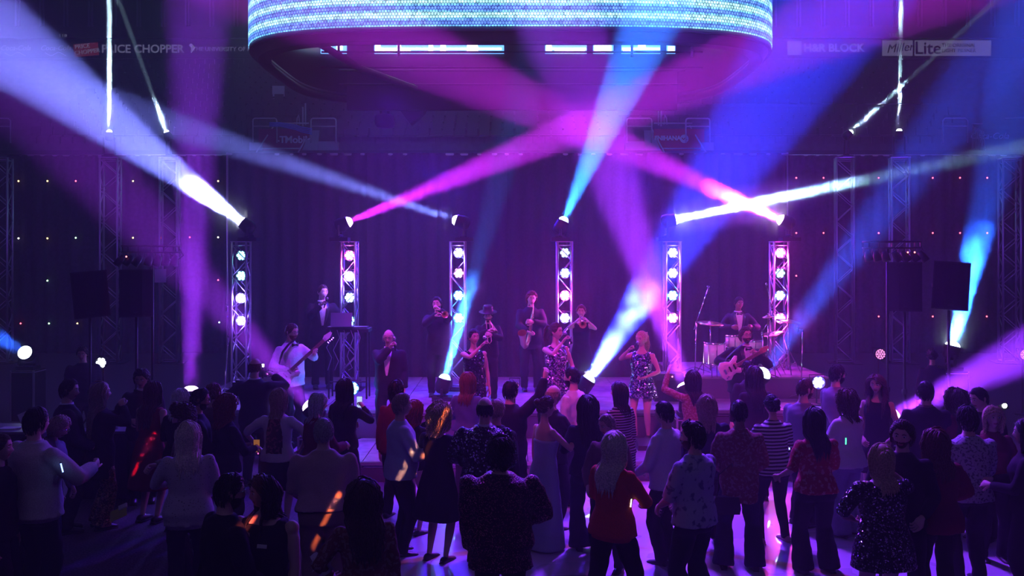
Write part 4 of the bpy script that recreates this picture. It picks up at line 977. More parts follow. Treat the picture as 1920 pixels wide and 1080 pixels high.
def make_hair(hair, HM, root, up, tor, w, s):
    style, colr = hair[0], hair[1]; length = hair[2] if len(hair) > 2 else None
    hm_ = hair_mat(colr)
    P = {'bald': (0, 0, 0, 0, 0), 'fringe': (90, .03, .006, 0, .0), 'short': (150, .045, .008, .0, .004), 'crop': (120, .03, .006, 0, .001), 'thick': (170, .07, .011, .006, .010), 'curly': (190, .085, .010, .020, .018),
         'bob': (170, .22, .011, .003, .014), 'long': (190, .46, .012, .006, .012), 'wavy': (190, .44, .012, .020, .018), 'curlylong': (210, .34, .012, .026, .032), 'updo': (130, .05, .009, .006, .006), 'pony': (130, .05, .008, 0, .004), 'fluffy': (220, .17, .012, .026, .040)}[style]
    n, Lg, r0, wave, vol = P; Lg = length or Lg
    if n == 0: return
    n = int(n*1.9); r0 *= .62
    if s < 125: n = int(n*.5); r0 *= 1.35
    rr = random.Random(int(s*77)+len(style)); pieces = MB()
    ex, ey, ez = .083, .103, .124
    def push(p, extra):
        q = Vector((p.x/(ex+extra), (p.y+.006)/(ey+extra), p.z/(ez+extra))); l = q.length
        return Vector((q.x/l*(ex+extra), q.y/l*(ey+extra)-.006, q.z/l*(ez+extra))) if l < 1 else p
    Mi = HM.inverted()
    # scalp shell
    nu, nv = 26, 14; V_ = []
    def hairline(u):     # lowest polar angle of hair for azimuth u (0 = face)
        f = abs(((u+math.pi) % (2*math.pi))-math.pi)
        if style == 'fringe': return 1.95 if f > 1.0 else .3
        return .98 if f < .55 else .98+(1.62-.98)*min(1, (f-.55)/.55) if f < 1.25 else 1.62+(2.15-1.62)*min(1, (f-1.25)/.9)
    start = 1.15 if style == 'fringe' else .0
    for j in range(nv+1):
        for i in range(nu):
            u = 2*math.pi*i/nu; hl = hairline(u); v = start+(max(hl, start+.02)-start)*j/nv; e = .004+vol*.5*math.sin(math.pi*min(1, j/nv*.9+.1))*(1 if j < nv else 0) - (.006 if j == nv else 0)
            x, y, z = math.sin(u)*math.sin(v)*(ex-.003+e), math.cos(u)*math.sin(v)*(ey-.003+e)-.004, math.cos(v)*(ez-.003+e)
            z_l = ss(-.02, -.118, z); V_.append(HM @ Vector((x*(1-.22*z_l), y*(1-.25*z_l) if y < 0 else y, z)))
    pieces.add(V_, [(j*nu+i, (j+1)*nu+i, (j+1)*nu+(i+1) % nu, j*nu+(i+1) % nu) for j in range(nv) for i in range(nu)])
    down = (HM.to_3x3().inverted() @ Vector((0, 0, -1))).normalized()
    for q in range(n):
        u = rr.uniform(0, 2*math.pi) if style != 'fringe' else rr.uniform(1.05, 5.2); hl = hairline(u); v = start+(hl-start)*math.sqrt(rr.uniform(.02, 1))*.97
        if style in ('long', 'wavy', 'bob', 'curlylong', 'fluffy') and q % 2: v *= .75
        p = Vector((math.sin(u)*math.sin(v)*ex, math.cos(u)*math.sin(v)*ey-.004, math.cos(v)*ez)); nseg = 5 if Lg < .1 else 7 if Lg < .25 else 11
        ds = Lg*rr.uniform(.8, 1.05)/nseg; pts = [p.copy()]; ph = rr.uniform(0, 6.28); ph2 = rr.uniform(0, 6.28)
        out = Vector((p.x, p.y, 0)); out = out.normalized() if out.length > .01 else Vector((rr.uniform(-1, 1), -.5, 0)).normalized()
        part = Vector((math.copysign(1, p.x if abs(p.x) > .01 else rr.uniform(-1, 1)), -.35, 0)).normalized()
        for g_ in range(nseg):
            nrm = Vector((p.x/ex**2, p.y/ey**2, p.z/ez**2)).normalized()
            if style in ('updo', 'pony'): d = (Vector((0, -.13, .05 if style == 'updo' else .06))-p); d -= nrm*d.dot(nrm)
            elif Lg < .12: d = (out*.55+Vector((0, .10, -.75)) if p.y < .02 else Vector((out.x*.35+.40, -.70, .10))); d = d-nrm*d.dot(nrm)*.96
            else:
                d = down+part*.45*max(0, p.z/.12)
                if p.z > -.05: d = d-nrm*d.dot(nrm)
                if p.y > .03 and p.z > -.10: d += Vector((math.copysign(.8, p.x), -.8, 0))
            d = d.normalized() if d.length > 1e-4 else down
            p = p+d*ds
            if wave: p = p+Vector((math.sin(g_*1.5+ph), math.cos(g_*1.3+ph2), math.sin(g_*1.9+ph2)*.5))*wave*(.35 if g_ < 1 else .6)
            p = push(p, .002+vol*rr.uniform(.2, 1.0))
            if p.z < -.12:     # rest on shoulders and back, not inside them
                wz = HM @ p; bk = up((0, 0, 1.38)); ry = .125
                loc = wz-bk
                if loc.z < .07:
                    lim = .135+.02*vol*10
                    if p.y < .03:
                        if loc.y > -lim: wz.y += (-lim-loc.y)*.55
                    else:
                        if loc.y < lim+.02: wz.y += (lim+.02-loc.y)*.5
                    if abs(loc.x) > .14: wz.x -= math.copysign(.015, loc.x)
                p = Mi @ wz
            pts.append(p.copy())
        m_ = len(pts); pieces.tube([HM @ t for t in pts], [r0*(1-.15*(i/(m_-1)))*(1 if i < m_-1 else .35)*rr.uniform(.85, 1.1) for i in range(m_)], 5, cap=True)
    if style == 'updo': 
        c = Vector((0, -.115, .055)); pieces.xf(Matrix.Identity(4))
        for q in range(16):
            a = q/16*6.28; ax = Vector((rr.uniform(-1, 1), rr.uniform(-1, 1), rr.uniform(-1, 1))).normalized(); o = ax.orthogonal().normalized(); o2 = ax.cross(o)
            pieces.tube([HM @ (c+(o*math.cos(t)+o2*math.sin(t))*.034+ax*rr.uniform(-.012, .012)) for t in [6.28*i/10 for i in range(11)]], .010, 5)
        pieces.ell(HM @ c, .04, n=10, k=7)
    if style == 'pony':
        for q in range(26):
            o = Vector((rr.uniform(-1, 1), 0, rr.uniform(-1, 1)))*.02; L_ = (length or .30)
            pts = [HM @ (Vector((0, -.10, .075))+o*.4), HM @ (Vector((0, -.150, .085))+o), HM @ (Vector((rr.uniform(-.02, .02), -.185, .02))+o*1.5), HM @ (Vector((rr.uniform(-.03, .03), -.19, -.10))+o*1.8), HM @ (Vector((rr.uniform(-.03, .03), -.17, .05-L_))+o)]
            pieces.tube(pts, [.010, .012, .012, .010, .004], 5)
    pieces.build('hair', hm_, root, True)

# held things
def held(key, side, kind, label, col=None, off=(0, 0, 0), tilt=None, **k):
    p, d, n = PEOPLE[key]['hands'][side]; p = p+Vector(off)
    if kind == 'cup':
        t = thing('cup', label, 'cup', p-Vector((0, 0, .055)), 0); c = mat('clear_cup', (.55, .52, .62), .25) if col is None else mat('cup_'+str(col), col, .4)
        MB().lathe([(.026, 0), (.029, .03), (.036, .108), (.038, .110), (.034, .106), (.026, .008)], n=16, cap=True).build('cup_wall', c, t, True)
        MB().cyl((0, 0, .03), (0, 0, .075), .0325, 14).build('drink', mat('drink_'+str(k.get('dr', 0)), k.get('dr', (.25, .12, .05)), .15), t)
    elif kind == 'phone':
        t = thing('phone', label, 'phone', p+Vector((0, 0, .03)), k.get('rz', 0)); t.rotation_euler = (R(k.get('rx', 0)), 0, k.get('rz', 0))
        MB().box((0, 0, 0), (.074, .009, .152)).build('case', DARK, t); MB().box((0, -.0052, 0), (.068, .0015, .142)).build('screen', lensmat(k.get('scr', (.5, .6, 1)), k.get('es', 1.5)), t)
        if 'flash' in k: MB().cyl((.02, .005, .055), (.02, .008, .055), k['flash'], 10).build('flash', lensmat((1, .97, 1), 30), t)
    elif kind == 'mic':
        dr = Vector(k.get('dir', (0, -.3, 1))).normalized(); t = thing('microphone', label, 'microphone', p)
        MB().tube([-dr*.10, dr*.03, dr*.075], [.011, .014, .019], 10).build('handle', DARK, t, True); MB().ell(dr*.10, .027, n=12, k=8).build('grille', mat('mic_grille', (.45, .45, .48), .3, .9), t, True)
    elif kind == 'stick':
        dr = Vector(k.get('dir', (.2, 0, 1))).normalized(); t = thing('glow_stick', label, 'glow stick', p); L = k.get('L', .1)
        MB().tube([-dr*L/2, dr*L/2], .006, 8).build('tube', lensmat(col, k.get('es', 6)), t, True); MB().tube([-dr*(L/2+.012), -dr*L/2], .007, 8).build('cap', WHITE, t)
    return t
# ================================================================== BAND
TX = fabric('tuxedo_wool', (.018, .016, .022), .8); TSH = fabric('white_dress_shirt', (.78, .76, .80), .7, .08, 40); SAT = mat('satin_lapel', (.03, .03, .035), .3)
SQB = sequin('navy_sequins', (.02, .03, .10), (.75, .75, 1), 62, .38); SQP = sequin('violet_sequins', (.06, .01, .10), (1, .6, 1), 62, .45); SQK = sequin('black_sequins', (.008, .008, .012), (.8, .8, .9), 70, .07)
BLACKF = fabric('black_cloth', (.014, .012, .018), .85); NAVY = fabric('navy_cloth', (.02, .02, .045), .85)
tux = (TSH, SAT); WCOL = TSH
WP = lambda px, py, s: at(px, py, s)
person('bassist', 'bassist in white shirt and bow tie playing the long bass, glasses and beard', 545, 605, None, 125, 'm', 'fair', ('crop', 'brown'), ('shirt', TSH), ('trousers', TX), ('w', WP(588, 663, 119.6), (1, -.3, -.8), .9), ('w', WP(543, 694, 120.4), (1, -.5, -.5), .7),
       s=118, z0=.30, beard='auburn', glasses=BLK, collar=TSH, w=1.12, belly=.04, head=(-6, 8, 4), nL=(0, 1, .2))
p_ = PEOPLE['bassist']; 
v = MB()
c_ = p_['front'](0, 1.44, .035)
for sg in (-1, 1): v.tube([c_, c_+Vector((sg*.02, .0, 0)), c_+Vector((sg*.06, -.004, 0))], [(.012, .01), (.016, .01), (.028, .008)], 8, up=(0, 0, 1))
v.build('bow_tie', DARK, p_['root'], True)
person('keys', 'tall man in tuxedo singing into a hand microphone behind the laptop stand', 604, 533, None, 165, 'm', 'fair', ('crop', 'brown'), ('jacket', TX), ('trousers', TX), ((.30, .22, 1.10), (.6, -.3, -.8), .5), ('w', WP(601, 573, 100.6), (.9, -.1, -.9), 1), s=99, z0=.75, tux=tux, collar=TSH, head=(-20, 4, 0))
held('keys', 1, 'mic', 'microphone held by the tall man behind the laptop', dir=(.35, -.3, .9))
person('emcee', 'bald man with glasses in open dark jacket singing into a microphone', 729, 617, None, 182, 'm', 'fair', ('fringe', 'grey'), ('jacket', TX), ('trousers', TX), 'down', ('w', WP(731, 652, 119.8), (.9, -.1, -.9), 1), s=118, z0=.30, glasses=BLK, w=1.1, belly=.03, tux=(TSH, TX), collar=TSH, head=(0, 6, 0))
held('emcee', 1, 'mic', 'microphone held by the bald man in glasses', dir=(-.1, .2, 1))
person('trombone', 'man in dark suit playing a brass horn in front of the third light tower', 821, 556, None, 178, 'm', 'fair', ('short', 'black'), ('jacket', TX), ('trousers', TX), ('w', WP(824, 580, 107.6), (.9, 0, -.9), .9), ('w', WP(817, 592, 107.4), (.9, 0, -.8), .9), s=105, z0=.75, head=(10, 0, 6), beard='black')
person('hat', 'man in dark wide brimmed hat and dark suit behind the singer on the left', 915, 578, None, 180, 'm', 'fair', ('short', 'black'), ('jacket', TX), ('trousers', TX), ('w', WP(921, 628, 111.6), (.8, 0, -.8), .8), ('w', WP(916, 620, 111.2), (.9, -.2, -.6), .8), s=109, z0=.75, beard='brown', head=(0, 12, 0))
hp = PEOPLE['hat']; hl = Matrix.Translation(Vector((0, 0, 0)))
MB().lathe([(.01, .20), (.075, .195), (.088, .16), (.092, .07), (.13, .065), (.165, .075), (.165, .068), (.13, .055), (.02, .055)], (0, 0, 0), 24).xf(hp['HM']).build('hat', DARK, hp['root'], True)
person('sax', 'man in dark suit playing a tenor saxophone at the back of the stage', 995, 545, None, 178, 'm', 'fair', ('thick', 'auburn'), ('jacket', TX), ('trousers', TX), ('w', WP(999, 604, 103.2), (.9, 0, -.7), .8), ('w', WP(990, 622, 103.4), (.9, 0, -.6), .8), s=101, z0=.75, head=(-8, 8, -4))
person('trumpet', 'woman in sleeveless dark dress playing a trumpet beside the third tower from the right', 1090, 571, None, 188, 'f', 'fair', ('updo', 'auburn'), ('dress', BLACKF), ('skirt', (.55, .03)), ('w', WP(1102, 602, 110.8), (1, .2, -.8), .9), ('w', WP(1080, 603, 110.8), (1, .2, -.8), .9), s=108, z0=.75)
person('singer_a', 'smiling singer in black sleeveless sequin dress left of centre, holding a microphone', 888, 617, None, 165, 'f', 'tan', ('updo', 'black'), ('dress', SQK), ('skirt', (.62, .02)), 'down', ('w', WP(903, 648, 120), (1, -.1, -.9), 1), s=118, z0=.30, head=(-12, -4, 0), w=1.05)
held('singer_a', 1, 'mic', 'microphone held by the smiling singer left of centre', dir=(-.4, .2, .8))
person('singer_b', 'singer with high ponytail in violet sequin dress at centre stage', 1042, 606, None, 160, 'f', 'fair', ('pony', 'brown', .34), ('dress', SQP), ('skirt', (.66, .05)), 'low', ('w', WP(1056, 640, 120), (1, .0, -1), 1), s=118, z0=.30, head=(-34, -4, 0), w=1.05)
held('singer_b', 1, 'mic', 'microphone held by the singer with the high ponytail', dir=(-.5, .1, .7))
person('singer_c', 'singer with blonde ponytail in short one-shoulder navy sequin dress and heels on the right', 1203, 621, None, 205, 'f', 'fair', ('pony', 'blonde', .30), ('dress', SQB), ('skirt', (.70, .055)), ((.12, .22, 1.05), (1, -.3, -.4), .8), ('w', WP(1180, 655, 119), (1, .1, -.9), 1), s=117, z0=.30, head=(14, -2, 0), w=1.12, stance=.09, step=.10)
held('singer_c', 1, 'mic', 'microphone held by the blonde singer on the right', dir=(.6, .1, .7))
person('guitarist', 'guitarist with glasses and beard in open tuxedo singing, cream electric guitar', 1400, 613, None, 172, 'm', 'fair', ('thick', 'brown'), ('jacket', TX), ('trousers', TX), ('w', WP(1419, 664, 119.6), (1, -.2, -.8), .9), ('w', WP(1368, 683, 120.4), (1, -.3, -.5), .8), s=118, z0=.30, beard='brown', glasses=BLK, tux=tux, collar=TSH, head=(-6, -6, 4), w=1.08, side=-6)
DR_Z = 1.13
rs = thing('drum_riser', 'dark riser under the drum kit at the right of the stage', 'riser', ((1392-960)/102, 17.0, .75)); MB().box((0, 0, .175), (2.6, 2.2, .35)).build('frame', SK, rs); MB().box((0, 0, .365), (2.62, 2.22, .03)).build('top_deck', DK, rs)
person('drummer', 'drummer in tuxedo and bow tie seated behind the kit', 1384, 560, 1.68, 182, 'm', 'brown', ('short', 'black'), ('jacket', TX), ('trousers', TX), ((.20, .30, 1.20), (.9, -.2, -.7), .9), ((.18, .32, 1.20), (.9, -.2, -.7), .9), s=101, z0=DR_Z+.02, sit=.36, tux=tux, collar=TSH, head=(-14, 4, 0), stance=.24)
st_ = thing('drum_stool', 'round black stool under the drummer', 'stool', ((1384-960)/101, F/101+.03, DR_Z)); MB().lathe([(.16, .40), (.17, .43), (.16, .47), (.02, .48)], n=18).build('seat', DARK, st_, True); MB().cyl((0, 0, .1), (0, 0, .41), .02).build('post', CHROME, st_)
for k in range(3): MB().cyl((0, 0, .2), (.26*math.cos(2.1*k), .26*math.sin(2.1*k), .01), .012).build('leg', CHROME, st_)

# ---- instruments
def guitar(label, A, Bp, bass, col, name):
    """A body centre, Bp headstock tip"""
    A, Bp = Vector(A), Vector(Bp); x = (Bp-A).normalized(); n = Vector((0, -1, 0)); n = (n-x*n.dot(x)).normalized(); y = n.cross(x)
    M = Matrix.Translation(A) @ Matrix((x, y, n)).transposed().to_4x4(); L = (Bp-A).length
    t = thing(name, label, 'guitar', A); LM = Matrix.Translation(-A) @ M
    pr = [(-.20, .02), (-.19, .11), (-.12, .165), (-.03, .14), (.03, .105), (.08, .12), (.155, .155), (.19, .135), (.165, .085), (.12, .055), (.12, -.04), (.17, -.075), (.17, -.125), (.11, -.14), (.05, -.105), (-.01, -.115), (-.08, -.165), (-.16, -.14), (-.20, -.06)]
    k = 1.05 if bass else .95
    m = MB()
    m.rings([[Vector((a*k*q, b*k*q, z)) for a, b in pr] for q, z in ((.93, -.022), (1, -.012), (1, .012), (.94, .022))]); m.xf(LM).build('body', mat('guitar_'+name, col, .25, coat=.5), t, True)
    MB().add([Vector((a*k*.62+.0, b*k*.62, .024)) for a, b in pr], [tuple(range(len(pr)))]).xf(LM).build('pickguard', mat('pickguard_'+name, (.75, .72, .75) if bass else (.65, .60, .62), .3), t)
    MB().box(((.10+L-.17)/2, 0, .022), (L-.17-.10, .052, .022)).xf(LM).build('neck', mat('maple_neck', (.30, .16, .09), .4), t)
    fm_ = MB()
    for i in range(12): fm_.box((.15+(L-.34)*i/12, 0, .0345), (.004, .050, .003))
    fm_.xf(LM).build('frets', CHROME, t)
    h = MB(); h.rings([[Vector(p) for p in ((L-.18, -.026, z), (L-.18, .026, z), (L-.12, .055, z), (L-.01, .035, z), (L, .0, z), (L-.08, -.035, z))] for z in (.008, .028)]); h.xf(LM).build('headstock', mat('headstock_'+name, (.85, .80, .72) if bass else (.45, .2, .12), .35), t)
    for i in range(4): MB().tube([(L-.15+i*.035, -.03, .02), (L-.15+i*.035, -.062, .02), (L-.15+i*.035, -.078, .02)], [.004, .005, .012], 6).xf(LM).build('tuning_peg', CHROME, t)
    for q in (-.02, .06): MB().box((q, 0, .030), (.022, .085, .012)).xf(LM).build('pickup', DARK if not bass else CHROME, t)
    MB().box((-.11, 0, .030), (.03, .075, .014)).xf(LM).build('bridge', CHROME, t)
    sm = MB()
    for i in range(4): yy = (-.018+i*.012); sm.cyl((-.11, yy, .040), (L-.13, yy*.9, .036), .0012, 4)
    sm.xf(LM).build('strings', CHROME, t)
    for i in range(2): MB().cyl((-.10-.03*i, -.09-.01*i, .024), (-.10-.03*i, -.09-.01*i, .036), .011, 10).xf(LM).build('knob', CHROME, t)
    return t
guitar('long pale bass guitar slanting up to the right', WP(537, 702, 120.6), WP(623, 624, 119), True, (.62, .42, .50), 'bass_guitar')
guitar('cream electric guitar held low by the bearded guitarist', WP(1370, 691, 121), WP(1441, 651, 120), False, (.80, .70, .72), 'electric_guitar')
g = PEOPLE['guitarist']; MB().tube([g['W'].inverted() @ WP(*q) for q in ((1352, 700, 120.4), (1362, 672, 120.8), (1385, 650, 120.6), (1402, 640, 119.6), (1412, 637, 118))], [(.022, .003)]*5, 6, up=(0, 1, 0)).build('guitar_strap', DARK, g['root'])
b_ = PEOPLE['bassist']; MB().tube([b_['W'].inverted() @ WP(*q) for q in ((520, 690, 120.2), (530, 660, 120.4), (542, 645, 119.8), (552, 638, 118.6))], [(.022, .003)]*4, 6, up=(0, 1, 0)).build('bass_strap', DARK, b_['root'])
sx_ = thing('saxophone', 'brass tenor saxophone hanging in front of the man at the back', 'saxophone', (0, 0, 0))
P = [WP(994, 572, 102.4), WP(998, 571, 102.8), WP(1000, 578, 102.8), WP(998, 590, 102.8), WP(994, 615, 102.8), WP(990, 640, 102.8), WP(987, 648, 103.2), WP(984, 650, 103.9), WP(981, 645, 104.7), WP(980, 632, 105.1), WP(979, 624, 105.6)]
MB().tube(P, [.008, .009, .011, .017, .025, .033, .038, .042, .048, .060, .082], 14, cap=False).build('horn_body', BRASS, sx_, True)
kb = MB()
for i in range(11): q = P[3].lerp(P[5], i/10); kb.cyl(q+Vector((.004, -.03, 0)), q+Vector((.006, -.05, 0)), .017, 10)
kb.build('keys', BRASS, sx_); MB().tube([P[3]+Vector((.03, -.02, 0)), P[5]+Vector((.04, -.03, 0))], .004, 5).build('key_rod', CHROME, sx_)
MB().tube([P[0]+Vector((-.03, .02, -.01)), P[0]], [.006, .011], 8).build('mouthpiece', DARK, sx_)
def trumpet(label, m, bell, name='trumpet'):
    m, bell = Vector(m), Vector(bell); t = thing(name, label, 'trumpet', (0, 0, 0)); d = (bell-m).normalized(); u = d.cross(Z3).cross(d).normalized(); L = (bell-m).length
    MB().tube([m, m+d*.02, m+d*.05, m+d*.5*L], [.013, .007, .006, .007], 8).build('lead_pipe', BRASS, t, True)
    MB().tube([m+d*L*.5, m+d*L*.72, m+d*L*.74-u*.03, m+d*L*.70-u*.07, m+d*L*.25-u*.07, m+d*L*.22-u*.035, m+d*L*.26-u*.005+Vector((.02, 0, 0)), m+d*L*.6+Vector((.02, 0, 0))], .0075, 8).build('tubing', BRASS, t, True)
    MB().tube([m+d*L*.6+Vector((.02, 0, 0)), m+d*L*.8, m+d*L*.93, m+d*L], [.009, .014, .028, .062], 18, cap=False).build('bell', BRASS, t, True)
    for i in range(3): MB().cyl(m+d*(L*.42+.03*i)+u*.04, m+d*(L*.42+.03*i)-u*.085, .0105, 8).build('valve', CHROME, t, True)
    return t
trumpet('trumpet played by the woman with arms raised', PEOPLE['trumpet']['HM'] and PEOPLE['trumpet']['W'] @ (PEOPLE['trumpet']['HM'] @ Vector((0, .105, -.062))), WP(1093, 609, 112.6))
trumpet('brass horn held at his face by the man at the third tower', PEOPLE['trombone']['W'] @ (PEOPLE['trombone']['HM'] @ Vector((0, .105, -.062))), WP(835, 590, 109), 'brass_horn')
tb = thing('trombone', 'slide trombone held upright by the man in the hat', 'trombone', (0, 0, 0)); A_ = PEOPLE['hat']['W'] @ (PEOPLE['hat']['HM'] @ Vector((0, .105, -.062))); B_ = WP(918, 640, 112.6)
for sx in (-.03, .03): MB().tube([A_+Vector((sx, 0, 0)), B_+Vector((sx, 0, 0))], .007, 8).build('slide', BRASS, tb)
MB().tube([B_+Vector((-.03, 0, 0)), B_+Vector((0, 0, -.04)), B_+Vector((.03, 0, 0))], .007, 8).build('slide_bow', BRASS, tb); MB().tube([A_+Vector((.03, 0, 0)), A_+Vector((.09, -.05, -.10)), A_+Vector((.10, -.12, -.2))], [.009, .02, .085], 16, cap=False).build('bell', BRASS, tb, True)

# drum kit
SHELL = mat('white_drum_shell', (.72, .70, .76), .25, coat=.6); HEADM = mat('drum_head', (.75, .74, .76), .6); CYM = mat('cymbal_bronze', (.55, .40, .18), .28, 1)
def drum(label, c, r, h, name, rot=None, legs=True, base=DR_Z):
    t = thing(name, label, 'drum', c); q = rot.to_matrix() if rot else None
    MB().lathe([(r*.98, -h/2), (r, -h/2), (r, h/2), (r*.98, h/2)], n=24, rot=q).build('shell', SHELL, t, True)
    for z in (-h/2, h/2): MB().lathe([(r*1.0, z-.016), (r*1.035, z-.014), (r*1.035, z+.014), (r*1.0, z+.016)], n=24, rot=q).build('hoop', CHROME, t, True); MB().lathe([(r*.97, z-.002), (r*.97, z+.004), (.01, z+.004)], n=24, rot=q).build('head', HEADM, t, True)
    for k in range(8):
        a = 2*math.pi*k/8; v = Vector((r*1.03*math.cos(a), r*1.03*math.sin(a), 0)); v1 = v+Vector((0, 0, h/2)); v0 = v-Vector((0, 0, h/2))
        MB().cyl(q @ v0 if q else v0, q @ v1 if q else v1, .005, 5).build('tension_rod', CHROME, t)
    if legs:
        for k in range(3):
            a = 2*math.pi*k/3+.5; MB().tube([(r*1.05*math.cos(a), r*1.05*math.sin(a), h*.2), (r*1.07*math.cos(a), r*1.07*math.sin(a), base-c[2]+.02), (r*1.15*math.cos(a), r*1.15*math.sin(a), base-c[2]+.01)], .008, 6).build('leg', CHROME, t)
    return t
drum('white floor tom at the left of the kit', WP(1340, 662, 106), .19, .36, 'floor_tom')
kk = Matrix.Rotation(R(90), 3, 'X').to_quaternion()
drum('white bass drum with chrome hoops hidden behind the guitarist', WP(1392, 690, 106), .28, .40, 'bass_drum', kk, False)
drum('snare drum in front of the drummer', WP(1412, 646, 104), .18, .14, 'snare_drum', None, True)
drum('small rack tom over the bass drum', WP(1375, 640, 105), .14, .20, 'rack_tom', None, True)
def cymbal(label, c, r, tilt, x=None, name='cymbal_stand'):
    t = thing(name, label, 'cymbal', (c.x, c.y, DR_Z)); z = c.z-DR_Z
    MB().cyl((0, 0, .1), (0, 0, z+.03), .011).build('pole', CHROME, t, True)
    for k in range(3): MB().tube([(0, 0, .45), (.28*math.cos(2.1*k+.4), .28*math.sin(2.1*k+.4), .012)], .010, 6).build('leg', CHROME, t); MB().tube([(0, 0, .12), (.16*math.cos(2.1*k+.4), .16*math.sin(2.1*k+.4), .2)], .007, 5).build('brace', CHROME, t)
    q = Matrix.Rotation(R(tilt), 3, 'Y') @ Matrix.Rotation(R(8), 3, 'X')
    MB().lathe([(.006, .030), (.035, .024), (.045, .012), (r*.6, .004), (r, -.006), (r*.6, .001), (.045, .008), (.006, .02)], (0, 0, z), 28, q, cap=False).build('cymbal', CYM, t, True)
    MB().ell((0, 0, z+.045), .014, n=8, k=5).build('wing_nut', CHROME, t)
cymbal('crash cymbal on a chrome stand left of the drummer', WP(1332, 606, 106), .23, 4)
cymbal('ride cymbal catching the light right of the drummer', WP(1449, 626, 106), .20, -10)
cymbal('crash cymbal at the right end of the kit by the tower', WP(1478, 602, 104), .22, 6)
cymbal('small splash cymbal high behind the guitarist', WP(1440, 594, 108), .10, -6)
ms = MB()
def mic_stand(label, foot, joint, tip, s, z0, name='mic_stand'):
    f = at(foot[0], 0, s); f.z = z0; j = at(*joint, s); t_ = at(*tip, s); t = thing(name, label, 'mic stand', f)
    MB().cyl((0, 0, .02), j-f, .010).build('pole', CHROME, t, True)
    MB().tube([j-f+(j-t_)*.22, j-f, t_-f], .007, 6).build('boom', CHROME, t, True); MB().ell(j-f, .02, n=8, k=6).build('clutch', BLK, t, True)
    for k in range(3): MB().tube([(0, 0, .12), (.30*math.cos(2.1*k+.2), .30*math.sin(2.1*k+.2), .012)], .008, 6).build('leg', CHROME, t)
    d = (t_-j).normalized(); MB().tube([t_-f, t_-f+Vector((0, -.02, -.08))], [.014, .012], 8).build('microphone', DARK, t, True); MB().ell(t_-f+Vector((0, .01, .02)), .024, n=10, k=7).build('grille', CHROME, t, True)
    return t
mic_stand('boom microphone stand reaching high over the drum kit on the left', (1303, 0), (1306, 604), (1328, 540), 104, DR_Z)
mic_stand('boom microphone stand beside the guitarist leaning right', (1430, 0), (1430, 620), (1446, 596), 108, DR_Z)
mic_stand('slim microphone stand at the left end of the stage', (421, 0), (428, 630), (425, 575), 104, .75)
mic_stand('microphone stand at the right end of the stage in the blue light', (1502, 0), (1505, 620), (1496, 616), 108, .75)
mic_stand('thin overhead microphone stand near the rightmost tower', (1446, 0), (1448, 580), (1437, 535), 103, .75)
mic_stand('low microphone stand behind the two violet singers', (1068, 0), (1067, 650), (1070, 636), 117, .30)
# keyboard stand with laptop
kt = thing('keyboard_table', 'dark table with cables in front of the second light tower', 'table', (WP(655, 0, 106).x, F/106, .75)); zt3 = WP(0, 615, 106).z-.75
MB().box((0, 0, zt3-.03), (.74, .40, .06)).build('tabletop', DARK, kt)
for sx in (-1, 1):
    for sy in (-1, 1): MB().cyl((sx*.33, sy*.16, 0), (sx*.33, sy*.16, zt3-.05), .016).build('leg', BLK, kt)
MB().cyl((-.33, -.16, .3), (.33, -.16, .3), .012).build('crossbar', BLK, kt)
for k in range(5):
    x = -.30+.12*k; MB().tube([(x, -.20, zt3-.02), (x+.05, -.23, zt3-.15), (x-.06, -.22, zt3-.32-.05*k), (x+.03, -.22, zt3-.5-.06*k), (x-.04, -.21, zt3-.72)], .007, 5).build('cable', mat('grey_cable', (.35, .33, .4), .5), kt, True)
MB().box((-.02, -.02, zt3+.015), (.70, .26, .03)).build('keyboard', mat('keyboard_case', (.05, .05, .07), .4), kt)
lp = thing('laptop', 'open silver laptop on the keyboard table seen from behind', 'laptop', WP(641, 613, 107.5)); MB().box((0, .1, .01), (.36, .25, .016)).build('base', mat('laptop_silver', (.35, .33, .40), .4, .5), lp)
MB().box((0, -.04, .13), (.37, .012, .24), Matrix.Rotation(R(-12), 3, 'X')).build('lid', mat('laptop_silver', (.35, .33, .40), .4, .5), lp)
# wedge monitor under the singer and low stage boxes
wm = thing('stage_monitor', 'black wedge monitor at the feet of the blonde singer', 'speaker', WP(1218, 826, 122)); wm.location.z = .30; MB().add([(-.2, -.16, 0), (.2, -.16, 0), (.2, .16, 0), (-.2, .16, 0), (-.19, -.14, .07), (.19, -.14, .07), (.19, .12, .14), (-.19, .12, .14)], [(3, 2, 1, 0), (4, 5, 6, 7), (0, 1, 5, 4), (1, 2, 6, 5), (2, 3, 7, 6), (3, 0, 4, 7)]).build('cabinet', DARK, wm)
ab = thing('amplifier', 'small black amplifier with a red pilot light behind the singer', 'amplifier', WP(1252, 715, 108)); ab.location.z = .75; MB().box((0, 0, .24), (.5, .3, .48)).build('cabinet', DARK, ab); MB().box((0, -.155, .2), (.44, .01, .34)).build('grille', GR, ab); MB().ell((.05, -.165, .43), .012, n=6, k=4).build('pilot_light', lensmat((1, .1, .3), 12), ab)
